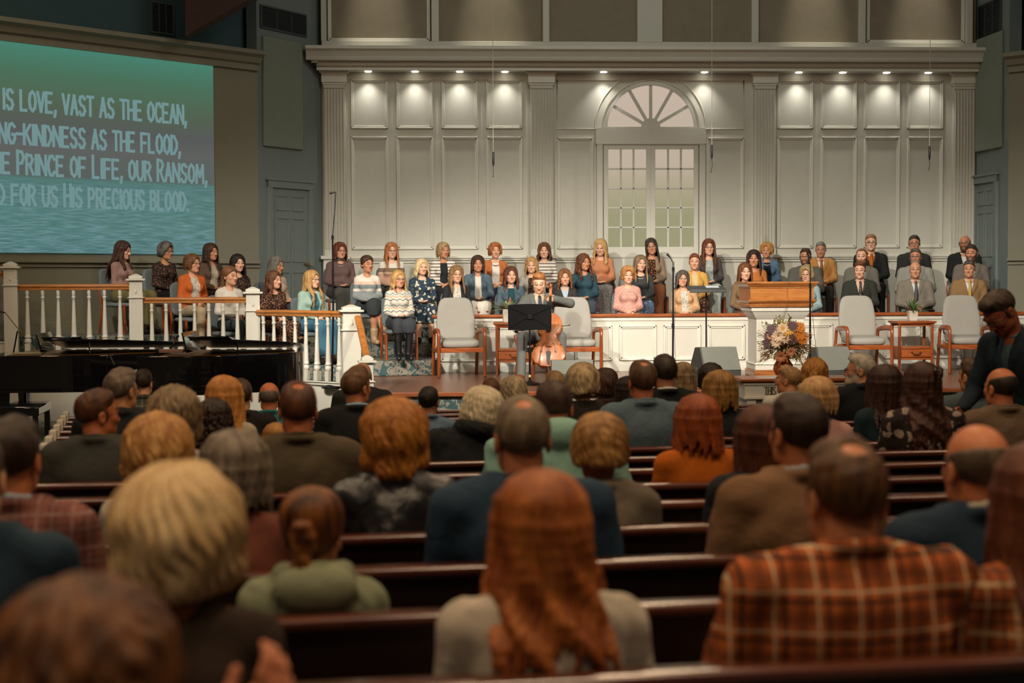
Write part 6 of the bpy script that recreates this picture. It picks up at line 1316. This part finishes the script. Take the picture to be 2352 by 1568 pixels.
# ------------------------------------------------------------------ pews
PT = R_(6.5); pu, pvv = np.array((math.cos(PT), math.sin(PT))), np.array((-math.sin(PT), math.cos(PT)))
Dk = lambda k: 3.15 + .82 * k
fD = lambda D: 1.35 - (1.525 + .038 * D)
ORD = ('first', 'second', 'third', 'fourth', 'fifth', 'sixth', 'seventh', 'eighth', 'ninth', 'tenth', 'eleventh', 'twelfth', 'thirteenth', 'fourteenth', 'fifteenth', 'sixteenth', 'seventeenth')
PEWE = plain('pew_end_white', S('b8b0a0'), .5, var=.03)
for k in range(16):
    D = Dk(k); c = fwd * D; z = fD(D); r = empty('pew', (c[0], c[1], z), PT); tag(r, f'long dark wooden pew, {ORD[k]} row counting from the camera', 'pew', 'wooden pews'); tl = -1.95 if k < 3 else -2.4 - .2 * (k - 6) if k > 5 else -1.95 - .15 * (k - 2); tr = 4.3 + .08 * k
    b = MB(); b.prism([(.035, .10), (.06, .10), (.025, .818), (.0, .818)], lambda v, w_: (tl, v, w_), lambda v, w_: (tr, v, w_)); b.build('backrest', PEWW, r)
    b = MB(); b.prism([(-.020, .815), (.040, .815), (.050, .826), (.050, .843), (.042, .851), (-.028, .851), (-.036, .843), (-.036, .826)], lambda v, w_: (tl, v, w_), lambda v, w_: (tr, v, w_)); b.build('top_rail', PEWT, r, sharp=60)
    b = MB(); b.bx(tl, tr, .06, .49, .40, .435); b.bx(tl, tr, .44, .47, .06, .40); b.build('seat', PEWW, r, bevel=.006)
    b = MB(); b.bx(tl, tr, -.075, -.06, .55, .60); b.bx(tl, tr, -.075, .03, .535, .55); b.build('book_rack', PEWW, r, bevel=.004)
    for t in (tl, tr): b = MB(); b.prism([(-.06, 0), (.52, 0), (.50, .55), (.40, .62), (.12, .70), (.07, .90), (-.05, .90), (-.07, .82)], lambda v, w_: (t - .025, v, w_), lambda v, w_: (t + .025, v, w_)); b.build('end_panel', PEWE, r, bevel=.008)
# ------------------------------------------------------------------ congregation, backs to the camera
def pewman(px, top, k, label, hair, topg, turn=0, off=.20, sc_=None, dx=0.0, **q):
    """place on pew k so that the crown lands where it is seen"""
    D = Dk(k); rr = ray(px, top); base = (fwd * D)[:2] + pvv * off; A_ = np.array(((rr[0], -pu[0]), (rr[1], -pu[1]))); t, u = np.linalg.solve(A_, base - CAM[:2]); p = CAM + rr * t; fl = fD(D)
    q.setdefault('hz', -.032); q['w'] = q.get('w', 1.0) * 1.05; hgt = (1.310 if hair['s'] not in ('bald', 'reced') else 1.302) + q['hz']; hgt += hair.get('vol', 0) * .8
    if q.get('lean', 0) < -5 : pass
    s = (float(p[2]) - fl) / hgt; s2 = min(1.16, max(.84, s)) if sc_ is None else sc_; z = fl + (s - s2) * hgt
    near = k < 7
    P = dict(hair=hair, top=topg, label=label, h=.0065 if k > 2 else .0055, hh=.0062 if k > 2 else .0055, hc=.0115, bot='trousers', **q); P.setdefault('botc', '2c2c2e'); P.setdefault('seed', int(px * 3 + top)); P.setdefault('skin', 'cf9472')
    f_ = P.pop('hd', 0.0)
    return fig(P, (float(p[0]) + dx * pu[0], float(p[1]) + dx * pu[1], z), math.pi + PT + R_(turn), s2)
M = 'm'
# nearest rows
pewman(405, 1108, 0, 'woman with big white-blond curly hair and dark top with orange flowers', H('perm', 'b08c5c', 'd8bc8c', len=.02, vol=.034, amp=.007, fq=45), ('blouse', fabric('floral', 8, '33271f', 'a05a24', '33271f', .27)), w=1.12, off=.17, wr_amp=.006)
pewman(1950, 1012, 0, 'man in orange and brown plaid shirt in the nearest pew', H('short', '3c2410', '6a4522', spot=1, top=.004), ('shirt', fabric('plaid', .085, 'ac5a2a', '70371a', '261c17', 'ccb08a')), g=M, w=1.30, fat=.2, skin='b0704a', wr_amp=.008, hz=-.05)
pewman(2400, 1030, 0, 'person in orange plaid shirt cut off by the right edge', H('long', '4a2414', '6a3a22', len=.20, vol=.01), ('shirt', fabric('plaid', .11, '9a4e26', '5c2c14', 'c0a078', '4a3222')), w=1.15)
pewman(1245, 1097, 0, 'red haired woman in pale grey blouse in the nearest pew', H('long', '7a3a14', 'b0662a', len=.25, wave=.016, wl=.13, fwd=0.0, flare=.14, vol=.003, n=64), ('blouse', 'b4a898'), w=1.15, wr_amp=.007, off=.17)
pewman(190, 1392, -1, 'blurred dark haired person at the bottom left corner', H('perm', '3a2010', '7a4a20', len=.05, vol=.03), ('sweater', '2a1c14'), sc_=.93, w=1.05, off=-.10, wr={-1: (-.225, -.05, 1.085), 1: (.36, -.16, .93)}, el={1: (.36, -.02, .74), -1: (-.33, .02, .76)}, hf={1: (-.5, -.1, .3), -1: (-.35, -.1, .5)}, hn={1: (.2, -.9, 0), -1: (.5, -.9, 0)}, skin='b06a48')
pewman(-75, 985, 1, 'man in navy suit mostly outside the left edge', H('short', '33261c', '4a382a'), ('suit', '20323f', 'b8b8b4'), g=M, w=1.12, wr_amp=.006)
pewman(718, 1132, 1, 'girl with brown ponytail and sage green hooded jacket', H('tail', '33190c', '8a5220', len=.17, high=1, wave=.012), ('hoodie', '7d8268'), w=1.0, wr_amp=.008, skin='b87850', yaw=-15)
pewman(2250, 977, 1, 'bald man in navy jacket in the second pew, right side', H('bald', '43362a', '6a5a48', lim=.045), ('suit', '1d2e3c', '9c9484'), g=M, w=1.16, skin='b87048', off=.10, hz=-.045)
# middle rows
pewman(22, 960, 2, 'man in pink plaid jacket at the left edge', H('short', '241710', '3e2a1c'), ('suit', fabric('plaid', .10, '7a4a42', '543632', '8a6a62', '6a463e'), '8a949c'), g=M, w=1.1, skin='b06a42', turn=-6, wr_amp=.006)
pewman(537, 1000, 2, 'woman with smooth grey bob and rust pink sweater', H('bob', '55483a', '8a7c6c', len=.10, vol=.008), ('sweater', '6e3e30'), w=1.05)
pewman(1200, 914, 2, 'man with short grey hair and large navy jacket', H('short', '5e4e3c', '8c7a62', spot=.9), ('suit', '26394a', '26303c'), g=M, w=1.22, skin='b06c48', wr_amp=.007, off=.18)
pewman(1838, 905, 2, 'man with dark brown hair and tan jacket', H('short', '1f130b', '38261a'), ('suit', '76583e', '8c8a8a'), g=M, w=1.18, skin='a8643e', wr_amp=.006, yaw=10)
pewman(360, 972, 3, 'woman with honey blond permed hair in the fourth pew', H('perm', '94602e', 'c49658', len=.0, vol=.022), ('sweater', 'b0a494'), w=1.0, turn=-6)
pewman(906, 936, 3, 'woman with puffy strawberry blond bob and black leather jacket', H('perm', '8a5018', 'b87a34', len=.10, vol=.016), ('coat', '16171a'), topmat=M_LEATHER, closed=1, w=1.12, wr_amp=.009)
pewman(1379, 969, 3, 'person with short blond curls and grey-brown jacket', H('perm', '6a4420', 'b08248', len=-.05, vol=.002), ('suit', '665c50', 'a09c94'), w=1.15, wr_amp=.006, skin='a8643e')
pewman(1752, 940, 3, 'woman with auburn hair and dark jacket left of the tan jacket man', H('bob', '3a1c10', '5e321c', len=.13), ('suit', '1c1d20', '202020'), w=1.1, closed=1)
pewman(684, 878, 5, 'man with thinning brown hair and brown tweed jacket', H('short', '3c2216', '643c26', spot=1), ('suit', '4e4434', '403628'), g=M, w=1.26, skin='a8603c', wr_amp=.006)
pewman(400, 905, 5, 'woman with layered grey-brown hair left of centre', H('perm', '5c4830', '937a58', len=.04, vol=.014), ('sweater', 'a09686'), w=1.0)
pewman(1604, 913, 5, 'woman with long copper hair and burnt orange sweater', H('long', '6e300e', '9c4c1c', len=.13, vol=.012, fwd=0), ('sweater', 'a8560f'), w=1.14, hair_=1)
pewman(1285, 868, 5, 'man in mint green hooded jacket leaning forward', H('short', '33201a', '4c3426'), ('hoodie', '7fa698'), g=M, w=1.42, lean=12, skin='a8643e', wr_amp=.008, sc_=1.06)
pewman(222, 895, 6, 'man with glasses and charcoal grey suit, face turned right', H('short', '3a1f10', '5e3820'), ('suit', '3d3d38', '403f3a'), g=M, w=1.18, yaw=-58, specs='1c1410', skin='a8603a', wr_amp=.005)
pewman(1128, 890, 7, 'person with creamy white hair and black coat with fur collar, leaning right', H('perm', 'b0a184', 'd0c2a4', len=-.03, vol=.006), ('coat', '17181a'), fur=1, closed=1, w=1.35, lean=10, tilt=-14, dx=-.19, wr_amp=.008, sc_=1.06)
pewman(490, 922, 7, 'woman with dark curly hair between two light haired women', H('long', '1d120d', '35221a', len=.20, curl=1, wave=.012, wl=.05, fwd=0, vol=.006), ('sweater', '2a211c'), w=.95)
pewman(1879, 872, 7, 'woman with pale blond bob and pink cardigan', H('bob', '9c7448', 'c8a070', len=.06, vol=.010), ('cardigan', 'b0867c'), w=1.0, closed=1, skin='b87850')
lady = pewman(2120, 838, 7, 'woman with long wavy dark hair, claw clip and flowered blouse', H('long', '2a150d', '4a281a', len=.33, wave=.016, fwd=0, vol=.0), ('blouse', fabric('floral', 16, '241c1a', '8c7c70', '4a3a34', .40)), w=1.3)
b = MB()
for sx in (-1, 1): b.tube([(-.02 + sx * .006, .150, 1.20), (-.02 + sx * .020, .168, 1.225), (-.02 + sx * .022, .166, 1.26), (-.02 + sx * .006, .146, 1.285)], [.008, .010, .010, .006], 6, flat=.6)
for z_ in (1.215, 1.235, 1.255): b.tube([(-.045, .158, z_), (-.02, .175, z_), (.005, .158, z_)], .004, 5)
b.build('claw_clip', plain('tortoiseshell', S('1c120c'), .2), lady, sharp=80)
pewman(2302, 846, 7, 'balding man in brown jacket near the right edge', H('bald', '1f1812', '352a22', lim=.055), ('suit', '5f4c3c', '5f4c3c'), g=M, w=1.16, skin='a86440', yaw=12)
pewman(634, 977, 7, 'small child with blond hair low in the pew', H('bob', '8a5a2a', 'b07c40', len=.08), ('sweater', '5a4a3c'), sc_=.72, hs=1)
pewman(514, 869, 8, 'woman with long golden blond hair and cream knit', H('long', '9a5c24', 'c88c48', len=.26, fwd=0, vol=.008), ('sweater', 'a09680'), w=.95, turn=-8)
pewman(277, 846, 8, 'grey haired man in black suit by the left piano', H('short', '57473a', '7a6a5a'), ('suit', '1d1e20', '26282a'), g=M, w=1.14, skin='b07850', yaw=-30, specs='2a2018')
pewman(1477, 829, 8, 'man with cropped brown hair and slate blue blazer', H('short', '3e2818', '5e442e', spot=.9), ('suit', '51626c', '51626c'), g=M, w=1.16, skin='a8603c', wr_amp=.005)
pewman(2033, 843, 8, 'woman with long straight dark hair and deep teal top', H('long', '24120c', '402418', len=.22, fwd=0, vol=.006), ('sweater', '15282e'), w=.98)
pewman(818, 846, 9, 'young man with tousled brown hair and black suit, face turned right', H('short', '4e331e', '74543a', top=.02), ('suit', '1b1c1c', '7ba0b4'), g=M, w=1.12, yaw=-38, skin='b06c4a', collar=1)
pewman(1654, 856, 9, 'woman with blond-brown bob and black jacket', H('bob', '6e4a24', 'a0783e', len=.11, vol=.012), ('suit', '15171b', '15171b'), w=1.12, closed=1)
pewman(2238, 822, 9, 'man with neat brown hair and grey-blue jacket', H('short', '331e12', '54382a'), ('suit', '414b4e', 'b8bcc0'), g=M, w=1.1, yaw=14, skin='b07450')
# front rows
pewman(552, 871, 10, 'brown haired man in dark jacket behind the golden blond woman', H('short', '33241a', '503a2c'), ('suit', '1d1a18', '2a2622'), g=M, w=1.1)
pewman(985, 889, 10, 'boy with black hair and light blue shirt', H('short', '15100d', '241c18'), ('shirt', '5a6d80'), g=M, w=1.0, skin='a06a4c', sc_=.88, yaw=-14)
pewman(1340, 844, 10, 'woman with frosted curly hair and dark top', H('perm', '7a6448', 'c0a880', len=-.03, vol=.010), ('sweater', '1f1c1b'), w=1.0, skin='b07850')
pewman(1528, 815, 10, 'tall man with balding crown, white collar and black suit', H('short', '241a14', '3c3028'), ('suit', '141517', 'b0b0a8'), g=M, w=1.2, skin='a06a50')
pewman(618, 879, 11, 'bald man with grey fringe and teal shirt low at the left', H('bald', '5a5044', '7c7060', lim=.04), ('shirt', '2e6a6e'), g=M, w=1.1, skin='b86c40')
pewman(1180, 873, 11, 'person with feathery light grey hair in front', H('perm', '7c6a50', 'b8a688', len=-.03, vol=.004), ('sweater', '4a443c'), w=1.0)
pewman(1443, 868, 11, 'dark haired woman half hidden behind the slate blue blazer', H('long', '1c1310', '2e201a', len=.16), ('sweater', '15161a'), w=1.0)
pewman(1978, 813, 11, 'white haired bearded man in black suit, face turned left', H('short', '8c8474', 'b4ac9c'), ('suit', '121316', '2a2a2c'), g=M, w=1.16, yaw=62, beard='a09684', specs='1c1614', skin='b07450')
pewman(1128, 869, 12, 'short brown haired person low at the stage front', H('short', '4a2c18', '6e4a2c'), ('sweater', '33302c'), w=1.0, sc_=.9)
pewman(1275, 852, 12, 'sandy haired person in front of the wedge monitor', H('short', '7a5c3c', 'a08258'), ('sweater', '4a443c'), w=1.0)
pewman(1391, 854, 12, 'woman with dark curly bob and brown jacket', H('perm', '2e1c12', '4e3322', len=.0, vol=.006), ('suit', '3c2e26', '3c2e26'), w=1.05, closed=1)
pewman(1568, 836, 12, 'woman with long ash blond hair behind the tall man', H('long', '6a543c', '9c8460', len=.20, fwd=0), ('sweater', '8a6440'), w=.95)
pewman(1634, 843, 12, 'dark haired person before the grey wedge monitor', H('perm', '1f1511', '33241c', len=-.02, vol=.002), ('sweater', '1c1d20'), w=1.0)
pewman(1812, 840, 12, 'fair haired man with glasses and white shirt before the communion table', H('short', '84603a', 'ac8a5c'), ('shirt', 'b4b0a8'), g=M, w=1.05, yaw=46, specs='b0b0b0', skin='b87850')
pewman(1873, 831, 13, 'woman with curly reddish blond hair near the flowers', H('perm', '84501f', 'b47c3c', len=-.03, vol=.006), ('sweater', '4a3a30'), w=1.0)
pewman(328, 849, 14, 'dark haired man in grey plaid shirt before the pianos', H('short', '241710', '3c2a20'), ('shirt', fabric('plaid', .08, '4c4c44', '33332e', '7c7c70')), g=M, w=1.08, specs='3a3a3a', yaw=-12)
pewman(832, 833, 14, 'old bald man in charcoal suit at the foot of the stair post', H('bald', '8a8274', 'aca494', lim=.03), ('suit', '2a2c2c', '2a2c2c'), g=M, w=1.16, skin='b88468')
# draped coat, baby blue cushion, the standing usher
D = 9.95; q = atD(2318, 655, D); fl = fD(D); s = (float(q[2]) - fl) / 1.70
fig(dict(g='m', label='man in dark navy suit standing stooped at the right edge', hair=H('short', '2a1c14', '4a3a2e', side=.02), top=('suit', '17222c', '4c6068'), tie='1c2a38', bot='trousers', botc='15181c', stand=.41, lean=16, fwd=.03, nod=30, yaw=-8, skin='8a4e34', specs='3a2a20', w=1.12, el={1: (.25, -.06, .70), -1: (-.26, -.10, .71)}, wr={1: (.24, -.24, .55), -1: (-.2, -.30, .60)}, hf={1: (0, -.4, -.8), -1: (.2, -.6, -.6)}, hn={1: (-1, 0, 0), -1: (1, 0, 0)}, h=.006, seed=5), (float(q[0]) + .12, float(q[1]) + .02, fl), R_(-62), s)
# a grey coat draped over a pew back
D = Dk(3); rr = ray(95, 1120); base = (fwd * D)[:2]; A_ = np.array(((rr[0], -pu[0]), (rr[1], -pu[1]))); t_, u_ = np.linalg.solve(A_, base - CAM[:2]); p = CAM + rr * t_
b = MB(); zt = fD(D) + .875; g = random.Random(3); secs = []
for i in range(15):
    x = -.17 + .34 * i / 14; w1 = .008 * math.sin(i * 1.9); hgt = .26 + .03 * math.sin(i * .9) - (.05 if i in (0, 14) else 0)
    fr_ = [(x, -.075 - w1, -hgt), (x, -.07 + w1, -.12), (x, -.055, -.02), (x, -.02, .02 - (.02 if i in (0, 14) else 0)), (x, .03, .018), (x, .07, -.03), (x, .085 + w1, -.18)]
    secs.append(fr_ + [(a, y + (.018 if y < 0 else -.018), z - .012) for a, y, z in fr_[::-1]])
b.loft(secs); o = b.build('draped_coat', plain('grey_wool', S('55534c'), .95, var=.1, bump=.4, bsc=200), sharp=80); o.location = (float(p[0]), float(p[1]), zt); o.rotation_euler[2] = PT; tag(o, 'grey coat draped over a pew back beside the pink plaid jacket man', 'coat')
